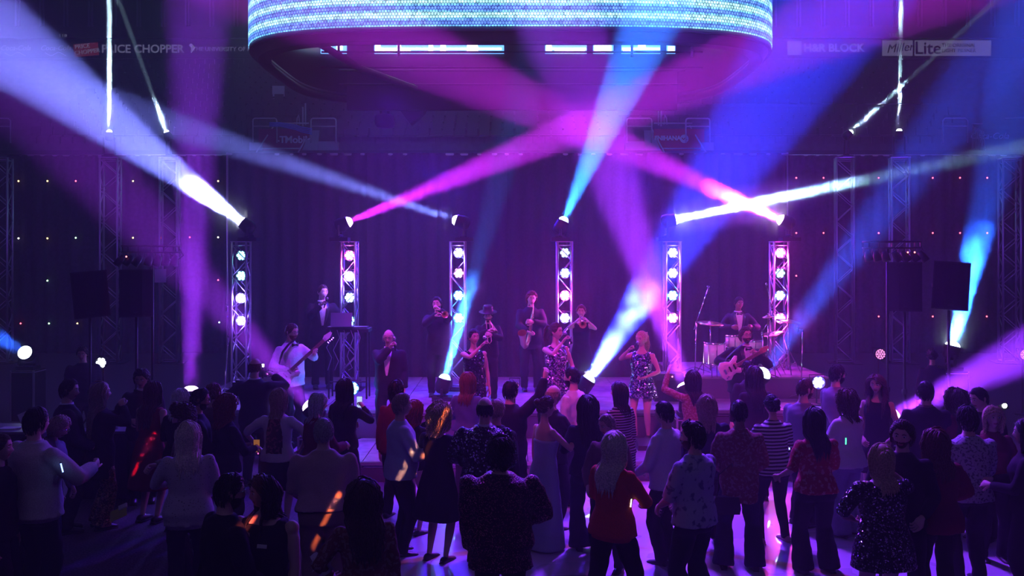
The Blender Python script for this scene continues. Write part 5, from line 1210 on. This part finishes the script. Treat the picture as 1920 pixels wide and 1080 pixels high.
# ================================================================== CROWD (back rows first)
KH = fabric('khaki_cloth', (.22, .15, .12), .85); DEN = fabric('dark_denim', (.02, .025, .06), .8); PLUM = fabric('dark_red_cloth', (.16, .015, .03), .85); CREAM = fabric('cream_knit', (.50, .46, .46), .9, .15, 120)
BLUSH = fabric('blush_cloth', (.42, .30, .30), .8); ICE = fabric('ice_blue_cloth', (.34, .42, .52), .75, .1); ICEJ = fabric('pale_blue_jacket', (.42, .47, .56), .8, .1); GREYC = fabric('grey_cloth', (.20, .20, .27), .85)
WHT = fabric('white_cotton', (.62, .60, .64), .8, .1); RED = fabric('orange_red_knit', (.62, .07, .045), .85, .15); BRN = fabric('brown_cloth', (.14, .08, .07), .85); OLV = spotted('olive_check', (.12, .09, .07), (.26, .22, .16), 40, .5, .85)
STR = striped('black_and_white_stripes', (.60, .58, .64), (.02, .02, .035), .040, .52); STR2 = striped('fine_stripes', (.40, .38, .45), (.015, .015, .02), .032, .35)
REDF = spotted('red_floral', (.34, .03, .035), (.50, .22, .20), 26, .58); BLUF = spotted('blue_floral', (.44, .46, .56), (.14, .15, .28), 17, .60, .8, .04); GRYF = spotted('grey_print', (.46, .44, .52), (.12, .12, .18), 42, .56); BRNF = spotted('brown_print', (.20, .07, .06), (.32, .20, .18), 36, .56)
SPK = sequin('speckled_jacket', (.035, .012, .020), (.55, .20, .22), 150, .16, .5); GLT = sequin('glitter_black', (.008, .008, .012), (.7, .7, .8), 75, .12, .3); BSQ = sequin('black_beads', (.006, .006, .010), (.95, .80, .95), 95, .16, .2); GLD = sequin('bronze_glitter', (.10, .05, .03), (.5, .3, .18), 90, .4, .4)
PERF = spotted('perforated_knit', (.48, .46, .47), (.06, .05, .07), 75, .66, .9); DENJ = fabric('denim_jacket', (.08, .09, .17), .85); NUDE = mat('nude_leather', (.45, .25, .2), .4); BAGM = spotted('patterned_vest', (.05, .012, .02), (.35, .12, .14), 26, .56)
VEST = fabric('dark_vest', (.02, .015, .02), .8)
P_ = person
# --- far row, s about 100-135
P_('c01', 'dark haired person in dark clothes behind the left speaker pole', 156, 648, 1.74, 150, 'm', 'tan', ('short', 'black'), ('jacket', BLACKF), ('trousers', BLACKF), head=(20, 10, 0), w=1.1)
P_('c02', 'young man with dark quiff facing us between the left speaker stands, white collar', 268, 688, 1.78, 160, 'm', 'tan', ('thick', 'black'), ('jacket', BLACKF), ('trousers', BLACKF), 'down', 'hold', head=(15, 18, 0), collar=WHT)
P_('c03', 'man in dark suit with pale shirt collar in profile facing right, far left', 127, 710, 1.80, 62, 'm', 'fair', ('short', 'black'), ('jacket', NAVY), ('trousers', BLACKF), 'down', 'low', head=(22, 4, 0), collar=WHT, w=1.12, belly=.03)
P_('c04', 'woman with long wavy blonde hair in black coat and bronze trousers, hands at her face', 190, 716, 1.74, 55, 'f', 'fair', ('wavy', 'ash', .55), ('jacket', BLACKF), ('wide', GLD), 'face', 'face', head=(5, -4, 0), hemz=.62)
P_('c05', 'woman with long dark hair in long dark red dress seen from behind', 284, 716, 1.72, 18, 'f', 'fair', ('long', 'black', .42), ('dress', PLUM), ('skirt', (.42, .05)), 'hold', 'down', w=1.12, lean=3)
P_('c06', 'person with pale grey bobbed hair in dark clothes near the violet beam', 337, 728, 1.68, 10, 'f', 'fair', ('bob', 'silver'), ('sweater', BLACKF), ('trousers', BLACKF), 'hold', 'hold')
P_('c07', 'man with slick dark hair and black glasses in profile facing right', 372, 727, 1.76, 70, 'm', 'tan', ('short', 'black'), ('shirt', BLACKF), ('trousers', BLACKF), 'low', 'hold', glasses=BLK, beard='black', head=(12, 6, 0), w=1.1)
P_('c08', 'person with short light rimmed hair seen from behind beside the microphone stand', 399, 717, 1.74, 12, 'm', 'fair', ('short', 'auburn'), ('shirt', BRN), ('trousers', BLACKF))
P_('c09', 'woman with curly reddish hair in black, hands raised holding a lit phone', 424, 740, 1.70, 45, 'f', 'fair', ('curlylong', 'red', .20), ('blouse', BLACKF), ('trousers', BLACKF), 'hold', 'hold', w=1.15)
P_('photographer', 'bald photographer in dark suit seen from behind, camera raised by his side', 478, 671, 1.80, 8, 'm', 'fair', ('fringe', 'auburn'), ('jacket', BLACKF), ('trousers', BLACKF), ((.30, .16, 1.30), (1, -.3, -.8), .8), ((.14, .30, 1.48), (1, -.1, -.6), .8), collar=WHT, w=1.08)
P_('c11', 'woman with straight blonde bob in patterned dark vest over white sleeves', 521, 728, 1.68, 5, 'f', 'fair', ('bob', 'ash', .20), ('blouse', WHT), ('pencil', BLACKF), ((.30, .10, 1.02), (1, -.4, 0), .5), ((.27, .05, 1.0), (1, -.4, 0), .5), sleeves='elbow', w=1.1)
P_('c12', 'woman with silver bobbed hair in dark red jacket in profile near the violet beam lamp', 594, 735, 1.70, 52, 'f', 'fair', ('bob', 'silver', .19), ('jacket', PLUM), ('trousers', BLACKF), 'low', 'hold', w=1.15, head=(14, 6, 0))
P_('c13', 'woman with long dark hair holding up a phone in front of the blue-white lamp', 645, 709, 1.72, 28, 'f', 'fair', ('long', 'black', .36), ('blouse', BLACKF), ('trousers', BLACKF), 'hold', ((.09, .28, 1.36), (1, -.1, -.9), .9), w=1.05)
P_('c14', 'person with tousled dark hair and dark red top behind the man in pale blue jacket', 742, 712, 1.72, 20, 'f', 'fair', ('thick', 'black'), ('sweater', PLUM), ('trousers', BLACKF))
P_('c15', 'red haired person clapping with hands raised beside the curly blonde woman', 776, 750, None, 40, 'f', 'fair', ('wavy', 'red', .22), ('blouse', BLACKF), ('skirt', (.55, .03)), ((.06, .32, 1.42), (.9, 0, -.7), .15), ((.05, .33, 1.50), (.9, 0, -.7), .12), s=160)
P_('c16', 'woman with long auburn hair in denim jacket facing the stage, left of centre', 876, 697, 1.70, 15, 'f', 'fair', ('long', 'auburn', .28), ('jacket', DENJ), ('trousers', BLACKF), 'hold', 'hold', hemz=.95)
P_('c17', 'dark haired man in dark suit raising one hand high toward the singers', 957, 713, 1.74, 38, 'm', 'fair', ('short', 'black'), ('jacket', BLACKF), ('trousers', BLACKF), 'low', ((.30, .30, 1.78), (.9, .1, -.2), .3), head=(12, -2, 0), w=1.1)
P_('c18', 'grey haired person between the balding man and the pointing man', 931, 748, 1.70, 35, 'm', 'fair', ('crop', 'ash'), ('sweater', BLACKF), ('trousers', BLACKF), w=1.1)
P_('c19', 'man with dark undercut and full beard in pale shirt in profile facing left', 1074, 688, 1.80, 300, 'm', 'fair', ('crop', 'black'), ('shirt', WHT), ('trousers', BLACKF), 'down', 'hold', beard=('black', .016), head=(-10, 2, 0), w=1.1)
P_('c20', 'bald man in dark shirt facing right behind the woman in pale blue', 1036, 722, 1.72, 55, 'm', 'fair', ('fringe', 'ash'), ('shirt', BLACKF), ('trousers', BLACKF), 'hold', 'hold', glasses=BLK, w=1.1)
P_('c21', 'woman with black hair in fine striped dress facing left in front of the blonde singer', 1162, 715, 1.72, 320, 'f', 'fair', ('long', 'black', .24), ('blouse', STR2), ('pencil', STR2), 'hold', 'down', head=(-20, 0, 0), w=1.1)
P_('c22', 'woman with long dark hair raising her arm beside the violet lamp', 1301, 694, 1.70, 350, 'f', 'fair', ('long', 'black', .30), ('blouse', BRNF), ('trousers', BLACKF), ((.30, .22, 1.70), (.8, .1, -.2), .2), 'down')
P_('c23', 'woman with straight ash blonde hair in navy top seen from behind', 1326, 740, 1.68, 8, 'f', 'fair', ('long', 'ash', .26), ('sweater', NAVY), ('trousers', BLACKF), w=1.25)
P_('c24', 'person with dark wavy hair below the guitarist, drum side', 1403, 676, None, 350, 'm', 'fair', ('short', 'black'), ('shirt', BLACKF), ('trousers', BLACKF), s=128)
P_('c25', 'woman with long dark hair in dark top left of the round bright lamp', 1416, 686, None, 352, 'f', 'fair', ('long', 'black', .40), ('blouse', BLACKF), ('trousers', BLACKF), w=1.05, s=141)
P_('c26', 'balding man in grey polo shirt in profile facing right', 1507, 709, 1.78, 55, 'm', 'fair', ('crop', 'brown'), ('shirt', GREYC), ('trousers', BLACKF), 'low', 'hold', beard='brown', head=(20, 4, 0), w=1.15, belly=.04, sleeves='elbow')
P_('c27', 'bearded man with sunglasses pushed up on his head facing right', 1568, 683, 1.80, 62, 'm', 'fair', ('short', 'black'), ('shirt', GREYC), ('trousers', BLACKF), 'hold', 'hold', beard=('black', .016), glasses=BLK, head=(14, 2, 0))
P_('c28', 'tall woman with long brown hair in black dress looking left, thin straw in hand', 1645, 700, 1.76, 205, 'f', 'fair', ('long', 'brown', .40), ('dress', BLACKF), ('skirt', (.5, .04)), 'low', 'low', head=(12, 6, 0))
P_('c29', 'person with top knot in dark shirt under the far right speaker', 1748, 668, 1.70, 20, 'f', 'tan', ('updo', 'black'), ('blouse', BLACKF), ('trousers', BLACKF), s=112)
P_('c30', 'man with round dark haircut in black shirt seen from behind by the violet beam', 1736, 714, 1.78, 8, 'm', 'fair', ('short', 'black'), ('shirt', BLACKF), ('trousers', BLACKF), 'low', 'low', collar=BRN, w=1.15)
P_('c31', 'woman with curly dark hair at the right of the violet beam', 1794, 729, 1.68, 340, 'f', 'fair', ('curlylong', 'brown', .22), ('blouse', PLUM), ('trousers', BLACKF))
P_('c32', 'balding dark haired man looking down toward the left, far right', 1841, 724, 1.76, 235, 'm', 'fair', ('crop', 'black'), ('shirt', BLACKF), ('trousers', BLACKF), head=(20, 14, 0), w=1.1)
# --- middle rows
P_('c33', 'man in pale blue jacket and dark trousers standing in profile facing right', 752, 737, 1.76, 70, 'm', 'fair', ('short', 'ash'), ('jacket', ICEJ), ('trousers', BLACKF), 'down', ((.16, .30, 1.14), (.8, -.4, -.7), .8), head=(16, 0, 0), w=1.05, hemz=.86, belly=.03)
P_('c34', 'woman with big curly blonde hair in black dress with bare legs', 822, 757, 1.68, 30, 'f', 'fair', ('fluffy', 'blonde', .17), ('dress', BLACKF), ('skirt', (.50, .08)), 'hold', 'hold', w=1.15, sleeves='full')
P_('c35', 'balding man in black glittering jacket with white collar seen from behind', 909, 744, 1.78, 4, 'm', 'fair', ('fringe', 'black'), ('jacket', GLT), ('trousers', BLACKF), 'akimbo', 'low', collar=WHT, w=1.25, belly=.03)
P_('c36', 'woman with brown updo in long strapless pale blue dress facing right', 1022, 742, 1.70, 58, 'f', 'fair', ('updo', 'brown'), ('strapless', ICE), ('skirt', (.04, .09)), 'down', ((.13, .30, 1.28), (1, -.3, -.8), .8), w=1.02, head=(14, 2, 0))
P_('c37', 'woman with long straight black hair in dark navy jumpsuit seen from behind', 1103, 740, 1.72, 355, 'f', 'tan', ('long', 'black', .44), ('blouse', NAVY), ('wide', NAVY), 'hold', 'hold', w=1.1)
P_('c38', 'older short haired woman in brown top looking down to the left', 1143, 773, 1.64, 205, 'f', 'fair', ('crop', 'ash'), ('blouse', BRN), ('trousers', NAVY), 'hold', 'low', head=(30, 12, 0), w=1.1)
P_('c39', 'dark haired man in white shirt in profile facing left behind the bearded man', 1248, 752, 1.72, 310, 'm', 'fair', ('short', 'black'), ('shirt', WHT), ('trousers', BLACKF), 'low', 'low', head=(-10, 4, 0), w=1.1)
P_('c40', 'man with short dark hair in brown patterned shirt and wide dark trousers', 1386, 750, 1.76, 8, 'm', 'brown', ('crop', 'black'), ('shirt', BRNF), ('wide', NAVY), 'low', 'low', w=1.05, hemz=.72, stance=.16)
P_('c41', 'woman with pinned-up dark hair in black and white striped top and black leggings', 1448, 740, 1.68, 345, 'f', 'fair', ('updo', 'black'), ('shirt', STR), ('leggings', BLACKF), 'hold', 'low', w=1.22, stance=.17, hemz=.84, shoes=NUDE)
P_('c42', 'woman with long dark hair in red floral blouse and wide black trousers', 1529, 764, 1.70, 350, 'f', 'fair', ('long', 'black', .36), ('blouse', REDF), ('wide', BLACKF), ((.36, .12, 1.02), (.3, -.5, -.5), .5), 'low', w=1.2, sleeves='elbow', stance=.15)
P_('c43', 'woman with curly brown hair in white blazer holding a lit phone', 1589, 731, 1.70, 330, 'f', 'fair', ('curlylong', 'brown', .20), ('jacket', WHT), ('wide', GREYC), 'hold', ((.05, .30, 1.18), (1, -.3, -.7), .9), w=1.12, hemz=.86)
P_('c44', 'dark haired man in light speckled shirt seen from behind, right side', 1815, 761, 1.76, 355, 'm', 'fair', ('thick', 'black'), ('shirt', GRYF), ('trousers', BLACKF), 'low', 'low', w=1.22)
P_('c45', 'smiling woman with blonde bob facing us at the right', 1861, 760, 1.66, 185, 'f', 'fair', ('bob', 'blonde', .24), ('blouse', PLUM), ('trousers', BLACKF), 'low', 'down', w=1.05)
P_('c46', 'young man with brown hair and stubble looking at us over the sequined woman', 1692, 785, 1.80, 205, 'm', 'fair', ('thick', 'brown'), ('shirt', BLACKF), ('trousers', BLACKF), 'low', 'hold', beard=('brown', .004), head=(10, 8, -4))
P_('c47', 'woman with silver and auburn hair in dark red jacket seen from behind', 1757, 804, 1.68, 356, 'f', 'fair', ('wavy', 'auburn', .30), ('jacket', PLUM), ('trousers', BLACKF), 'low', 'akimbo', w=1.15, hemz=.80)
P_('c48', 'woman with dark hair cut off by the right edge of the picture', 1924, 786, 1.72, 300, 'f', 'fair', ('long', 'black', .30), ('blouse', BLACKF), ('trousers', BLACKF), 'hold', 'hold', w=1.15)
P_('c49', 'brown haired man with tousled curls looking down behind the blonde in cream knit', 350, 753, 1.78, 250, 'm', 'fair', ('curly', 'brown', .05), ('shirt', OLV), ('trousers', BLACKF), 'down', 'hold', head=(10, 18, 0), w=1.1, beard=('brown', .005))
P_('c50', 'woman with long platinum hair in perforated cream cardigan seen from behind', 353, 790, 1.70, 345, 'f', 'fair', ('long', 'platinum', .34), ('sweater', PERF), ('trousers', BLACKF), ((.13, .28, 1.16), (1, -.4, -.6), .9), 'low', w=1.18, hemz=.78)
P_('c51', 'man with brown hair and pale face turned toward the man in the cream sweater', 62, 760, 1.78, 115, 'm', 'fair', ('short', 'brown'), ('shirt', BLACKF), ('trousers', BLACKF), head=(10, 14, 0))
P_('c52', 'grey haired person with glasses bent over behind the raised cup', 108, 826, 1.66, 95, 'f', 'fair', ('bob', 'ash', .12), ('sweater', GREYC), ('trousers', DEN), 'low', 'low', lean=16, glasses=CHROME, head=(0, 20, 0), s=182)
P_('c53', 'person with short brown hair cut off by the left edge of the picture', -2, 812, 1.72, 80, 'm', 'fair', ('crop', 'brown'), ('shirt', BLACKF), ('trousers', BLACKF), 'down', 'down')
P_('c54', 'man in beige shirt and khaki trousers with his back to us, grey hair', 603, 793, 1.76, 352, 'm', 'fair', ('short', 'grey'), ('shirt', BLUSH), ('trousers', KH), 'low', 'low', w=1.3, lean=8, hemz=.93, sleeves='elbow', voxel=.018)
# --- near rows
P_('c55', 'bearded man with dark hair in pale blue floral shirt in profile facing left', 1301, 789, 1.78, 318, 'm', 'fair', ('thick', 'black', .06), ('shirt', BLUF), ('wide', DEN), 'low', 'low', beard=('brown', .015), head=(-32, 2, 0), w=1.18, sleeves='elbow', hemz=.86, voxel=.017, stance=.15)
P_('c56', 'woman with long platinum hair in orange red top and black trousers holding a cup', 1150, 808, 1.72, 40, 'f', 'fair', ('long', 'platinum', .40), ('sweater', RED), ('wide', BLACKF), ((.18, .30, 1.00), (1, -.4, -.4), .5), ((.13, .34, 1.06), (1, -.4, -.6), .8), w=1.08, hemz=.84, stance=.20, step=.22, voxel=.017)
P_('c57', 'man with cropped dark hair in cream quarter-zip sweater, back to us, pointing right', 66, 770, 1.88, 32, 'm', 'fair', ('short', 'black'), ('sweater', CREAM), ('trousers', BLACKF), 'akimbo', ((.21, .40, 1.20), (.9, -.7, -.8), .6), w=1.42, hemz=.86, collar=CREAM, voxel=.016, point=True, s=205)
P_('c58', 'man with wavy dark hair in speckled dinner jacket, back to us at front centre', 938, 820, 1.76, 2, 'm', 'fair', ('curly', 'black', .085), ('jacket', SPK), ('trousers', BLACKF), 'down', 'akimbo', w=1.42, voxel=.016, hemz=.70)
P_('c59', 'woman with blonde shoulder length hair in black dress beaded at shoulders and hem', 1655, 832, 1.66, 352, 'f', 'fair', ('bob', 'blonde', .27), ('dress', BSQ), ('skirt', (.66, .03)), 'akimbo', ((.17, .16, 1.47), (1, .2, -.9), .9), w=1.42, voxel=.016, sleeves='elbowed')
P_('c60', 'man with dark hair, beard and glasses in black shirt in profile facing right, front row', 424, 892, 1.74, 52, 'm', 'fair', ('short', 'black', .06), ('shirt', BLACKF), ('trousers', BLACKF), 'down', 'low', beard=('black', .012), glasses=CHROME, head=(14, 6, 0), w=1.25, voxel=.015, lean=4)
P_('c61', 'woman with long dark curls in sleeveless black dress, white name badge, tattooed arm', 497, 889, 1.68, 196, 'f', 'fair', ('wavy', 'black', .36), ('tank', BLACKF), ('pencil', BLACKF), 'down', ((.10, .22, 1.33), (1, -.2, -.9), .8), head=(42, 2, -4), w=1.40, voxel=.015)
P_('c62', 'woman with long brown hair in dark patterned top holding a napkin, front row', 683, 899, 1.66, 340, 'f', 'fair', ('wavy', 'brown', .44), ('blouse', BRNF), ('trousers', BLACKF), ((.22, .22, 1.0), (1, -.4, -.4), .4), 'down', w=1.12, voxel=.015)
# --- things people hold or wear loose
pc = PEOPLE['c57']; p = at(104, 893, 208); t = thing('cup', 'frosted paper cup beside the pointing hand at the far left', 'cup', p-Vector((0, 0, .06))); MB().lathe([(.028, 0), (.038, .12), (.041, .122), (.036, .118)], n=16).build('cup_wall', mat('frosted_cup', (.6, .55, .6), .5), t, True); MB().lathe([(.041, .120), (.041, .130), (.02, .134)], n=16).build('lid', WHITE, t, True)
held('c50', -1, 'cup', 'clear plastic cup held by the platinum haired woman in cream knit')
held('c56', 1, 'cup', 'cup of dark drink held by the woman in orange red', dr=(.08, .02, .01))
held('c36', 1, 'cup', 'clear cup held at chest by the woman in pale blue')
held('c34', 1, 'cup', 'clear cup held by the woman with big curly hair')
held('c59', 1, 'cup', 'small clear cup raised by the woman in beaded black') 
held('c41', -1, 'cup', 'glowing clear cup held by the woman in stripes')
held('c13', 1, 'phone', 'phone held up in front of the blue-white lamp', rx=0, es=1.2)
held('c09', 1, 'phone', 'phone with a small amber light held by the curly red haired woman', scr=(1, .35, .08), es=.25)
held('c43', 1, 'phone', 'phone with a white torch glow held by the woman in white blazer', scr=(1, .9, 1), es=5)
for key, px, py, s_, c, L, lb, dr in (('c56', 1183, 943, 215, (.75, 1, .8), .07, 'short pale green glow stick at the wrist of the woman in orange red', (.1, 0, 1)), ('c43', 1586, 827, 175, (.05, .9, .3), .07, 'green glow stick worn at the waist of the woman in white blazer', (0, 0, 1)),
                                  ('c57', 116, 877, 212, (.2, .35, 1), .08, 'blue glow stick beside the pointing hand at far left', (-.25, 0, 1)), ('c40', 1480, 841, 180, (.35, .5, 1), .02, 'tiny blue light by the arm of the striped woman', (0, 0, 1)),
                                  ('c12', 484, 843, 150, (1, .1, .4), .11, 'thin pink light strip low behind the photographer', (0, 0, 1)), ('c33', 776, 843, 172, (1, .9, .35), .045, 'small yellow tab at the cuff of the man in pale blue jacket', (.1, 0, 1)),
                                  ('c60', 788, 918, 166, (1, .2, .3), .05, 'small red light hanging between the pale jacket man and the curly blonde', (0, 0, 1))):
    t = thing('glow_stick', lb, 'light', at(px, py, s_)); d = Vector(dr).normalized()
    MB().tube([-d*L/2, d*L/2], .006, 8).build('tube', lensmat(c, 5), t, True); MB().tube([d*L/2, d*(L/2+.012)], .007, 8).build('cap', DARK, t)
fl = thing('phone', 'phone with bright flash raised above the smiling blonde woman', 'phone', at(1878, 764, 165)); MB().box((0, 0, 0), (.15, .010, .075), Matrix.Rotation(R(-20), 3, 'Y')).build('case', DARK, fl)
MB().cyl((.03, -.006, .02), (.03, -.012, .02), .026, 12).build('flash', lensmat((.95, 1, .95), 30), fl)
pr = PEOPLE['c61']; nb = thing('name_badge', 'white rectangular name badge on the black dress in the front row', 'badge', (0, 0, 0)); q = [pr['W'] @ pr['front'](x, z, .022) for x, z in ((-.115, 1.285), (-.045, 1.29), (-.045, 1.265), (-.115, 1.26))]
MB().add(q+[a+Vector((0, .006, 0)) for a in q], [(0, 1, 2, 3), (7, 6, 5, 4), (0, 4, 5, 1), (1, 5, 6, 2), (2, 6, 7, 3), (3, 7, 4, 0)]).build('plate', WHITE, nb); 
np_ = thing('napkin', 'crumpled white napkin held low beside the long haired woman in front', 'napkin', at(604, 1058, 262)); m = MB(); V_ = []
for j in range(9):
    for i in range(9): V_.append((-.075+.019*i+.01*math.sin(j*1.3), .03*math.sin(i*1.1+j*.7), -.06+.015*j+.018*math.sin(i*.9)))
m.add(V_, [(j*9+i, j*9+i+1, (j+1)*9+i+1, (j+1)*9+i) for j in range(8) for i in range(8)]); m.add([(a, b+.004, c) for a, b, c in V_], [(j*9+i, (j+1)*9+i, (j+1)*9+i+1, j*9+i+1) for j in range(8) for i in range(8)]); m.build('sheet', WHT, np_, True)
pr = PEOPLE['c11']
ve = MB(); 
V_ = []
for j in range(9):
    z = .98+.42*j/8; hw = .10-.035*max(0, j-5)/3
    for i in range(7): x = hw*(i/3-1); _y = -.125-.012*math.cos(x*12)-(.012 if j < 4 else 0); V_.append((x, _y-.004, z))
ve.add(V_, [(j*7+i, (j+1)*7+i, (j+1)*7+i+1, j*7+i+1) for j in range(8) for i in range(6)]); ve.add([(a, b+.03, c) for a, b, c in V_], [(j*7+i, j*7+i+1, (j+1)*7+i+1, (j+1)*7+i) for j in range(8) for i in range(6)])
ve.build('vest_back', BAGM, pr['root'], True)
pr = PEOPLE['c54']; up = pr['up']; MB().rings([[up((math.cos(t)*(.163*1.3+gr), -.004+math.sin(t)*(.120*1.15+gr), z)) for t in [2*math.pi*i/24 for i in range(24)]] for z, gr in ((.925, .030), (.925, .038), (.965, .036), (.965, .028))], cap=False).build('belt', SHOE, pr['root'], True)
# camera of the photographer
ph = PEOPLE['photographer']; cm = thing('camera', 'camera with a lit rear screen held out by the bald photographer', 'camera', at(446, 722, 122)); MB().box((0, 0, 0), (.15, .08, .10)).build('body', DARK, cm); MB().cyl((0, .04, 0), (0, .17, 0), .042, 16).build('lens', DARK, cm, True); MB().box((0, -.042, -.012), (.075, .004, .052)).build('screen', lensmat((.85, .9, 1), 3), cm); MB().box((0, 0, .065), (.06, .06, .03)).build('viewfinder', DARK, cm)
MB().cyl((0, 0, -.05), (.0, .0, -.30), .018).build('grip', DARK, cm)
vl = thing('camera_light', 'small lit monitor above a dark grip at the shoulder of the bald photographer', 'light', at(493, 685, 122)); MB().box((0, 0, 0), (.055, .03, .06)).build('housing', DARK, vl); MB().box((0, -.017, 0), (.042, .003, .046)).build('panel', lensmat((1, .9, 1), 6), vl); MB().cyl((0, 0, -.03), (0, 0, -.2), .014).build('grip', DARK, vl)
# high tables and loose things at the left
TC = fabric('dark_table_cloth', (.03, .02, .05), .85)
def hightable(label, px, py, s, w, d, h):
    p = at(px, py, s); t = thing('table', label, 'table', (p.x, p.y, 0)); MB().box((0, 0, h-.015), (w, d, .03)).build('tabletop', mat('table_top', (.20, .17, .24), .35), t)
    MB().rings([[Vector((x*(w/2-.01)*q, y*(d/2-.01)*q, z)) for x, y in ((-1, -1), (0, -1.03), (1, -1), (1.02, 0), (1, 1), (0, 1.02), (-1, 1), (-1.03, 0))] for z, q in ((.03, 1.02), (h*.5, .985), (h-.03, 1))]).build('cloth', TC, t, True)
    return t
hightable('dark cloth covered table between the suited man and the red dress', 222, 798, 138, .9, .5, .93)
hightable('dark cloth covered table with papers at the far left edge', 20, 795, 142, 1.1, .6, 1.0)
pp = thing('paper', 'pale sheets of paper leaning on the far left table', 'paper', (at(22, 790, 142).x, at(22, 790, 142).y-.05, 1.0)); MB().box((0, 0, .004), (.22, .16, .008)).build('sheet', WHITE, pp); MB().box((.17, .05, .10), (.12, .006, .20), Matrix.Rotation(R(-24), 3, 'Y')).build('sheet', WHITE, pp)
gl_ = thing('glass', 'small empty glass on the cloth covered table', 'glass', (at(224, 790, 138).x, at(224, 790, 138).y-.1, .93)); MB().lathe([(.025, 0), (.034, .10), (.032, .10), (.022, .01)], n=14).build('wall', mat('clear_cup', (.55, .52, .62), .25), gl_, True); MB().cyl((0, 0, .002), (0, 0, .008), .024, 12).build('bottom', mat('clear_cup', (.5, .5, .5)), gl_)
nt = thing('paper', 'bright yellow green card lying by the bronze trousers', 'paper', at(222, 963, 158)); nt.rotation_euler = (R(35), R(-22), R(10)); MB().box((0, 0, 0), (.20, .16, .004)).build('card', mat('lime_paper', (.45, .50, .03), .6), nt); MB().box((.06, .07, .01), (.10, .06, .02)).build('clip', WHITE, nt)
hb = thing('handbag', 'black handbag hanging at the hip of the man in brown patterned shirt', 'handbag', at(1362, 945, 182)); MB().rings([[Vector((x*q, y, z)) for x, y in ((-.13, -.04), (.13, -.04), (.14, .04), (-.14, .04))] for z, q in ((-.10, 1), (-.04, 1.08), (.06, 1), (.08, .9))]).build('body', SHOE, hb); MB().tube([(-.10, 0, .08), (-.08, 0, .30), (.06, 0, .42), (.10, 0, .08)], .007, 6).build('strap', SHOE, hb, True)
# slashes of warm light thrown on the crowd by slit gobos in the rig: real narrow lamps
def slash(target, s, col, P, length, width, roll=-38, off=(3.5, -2.5, 4)):
    q = at(*target, s); o = lamp('AREA', 'gobo_lamp', q+Vector(off), q, col, P, size=width/s, sy=length/s)
    o.data.spread = R(.5); o.rotation_euler = ((q-o.location).to_track_quat('-Z', 'Y') @ Matrix.Rotation(R(roll), 3, 'Z').to_quaternion()).to_euler()
for t_, s_, c_, P_2, L_2, W_2 in (((272, 835), 156, (1, .03, .10), .55, 80, 10), ((822, 800), 178, (1, .22, .06), .30, 90, 14), ((468, 952), 270, (1, .16, .10), .30, 80, 22), ((617, 962), 207, (1, .22, .08), .30, 95, 13), ((758, 880), 172, (1, .38, .24), .22, 90, 16), ((12, 842), 192, (1, .12, .06), .25, 60, 14), ((195, 735), 150, (1, .05, .05), .25, 14, 12)):
    slash(t_, s_, c_, P_2*.55, L_2*.8, W_2*.6, off=(1.2, -2.5, 2.6))
bpy.data.scenes.remove(TMP)
S.camera = cam
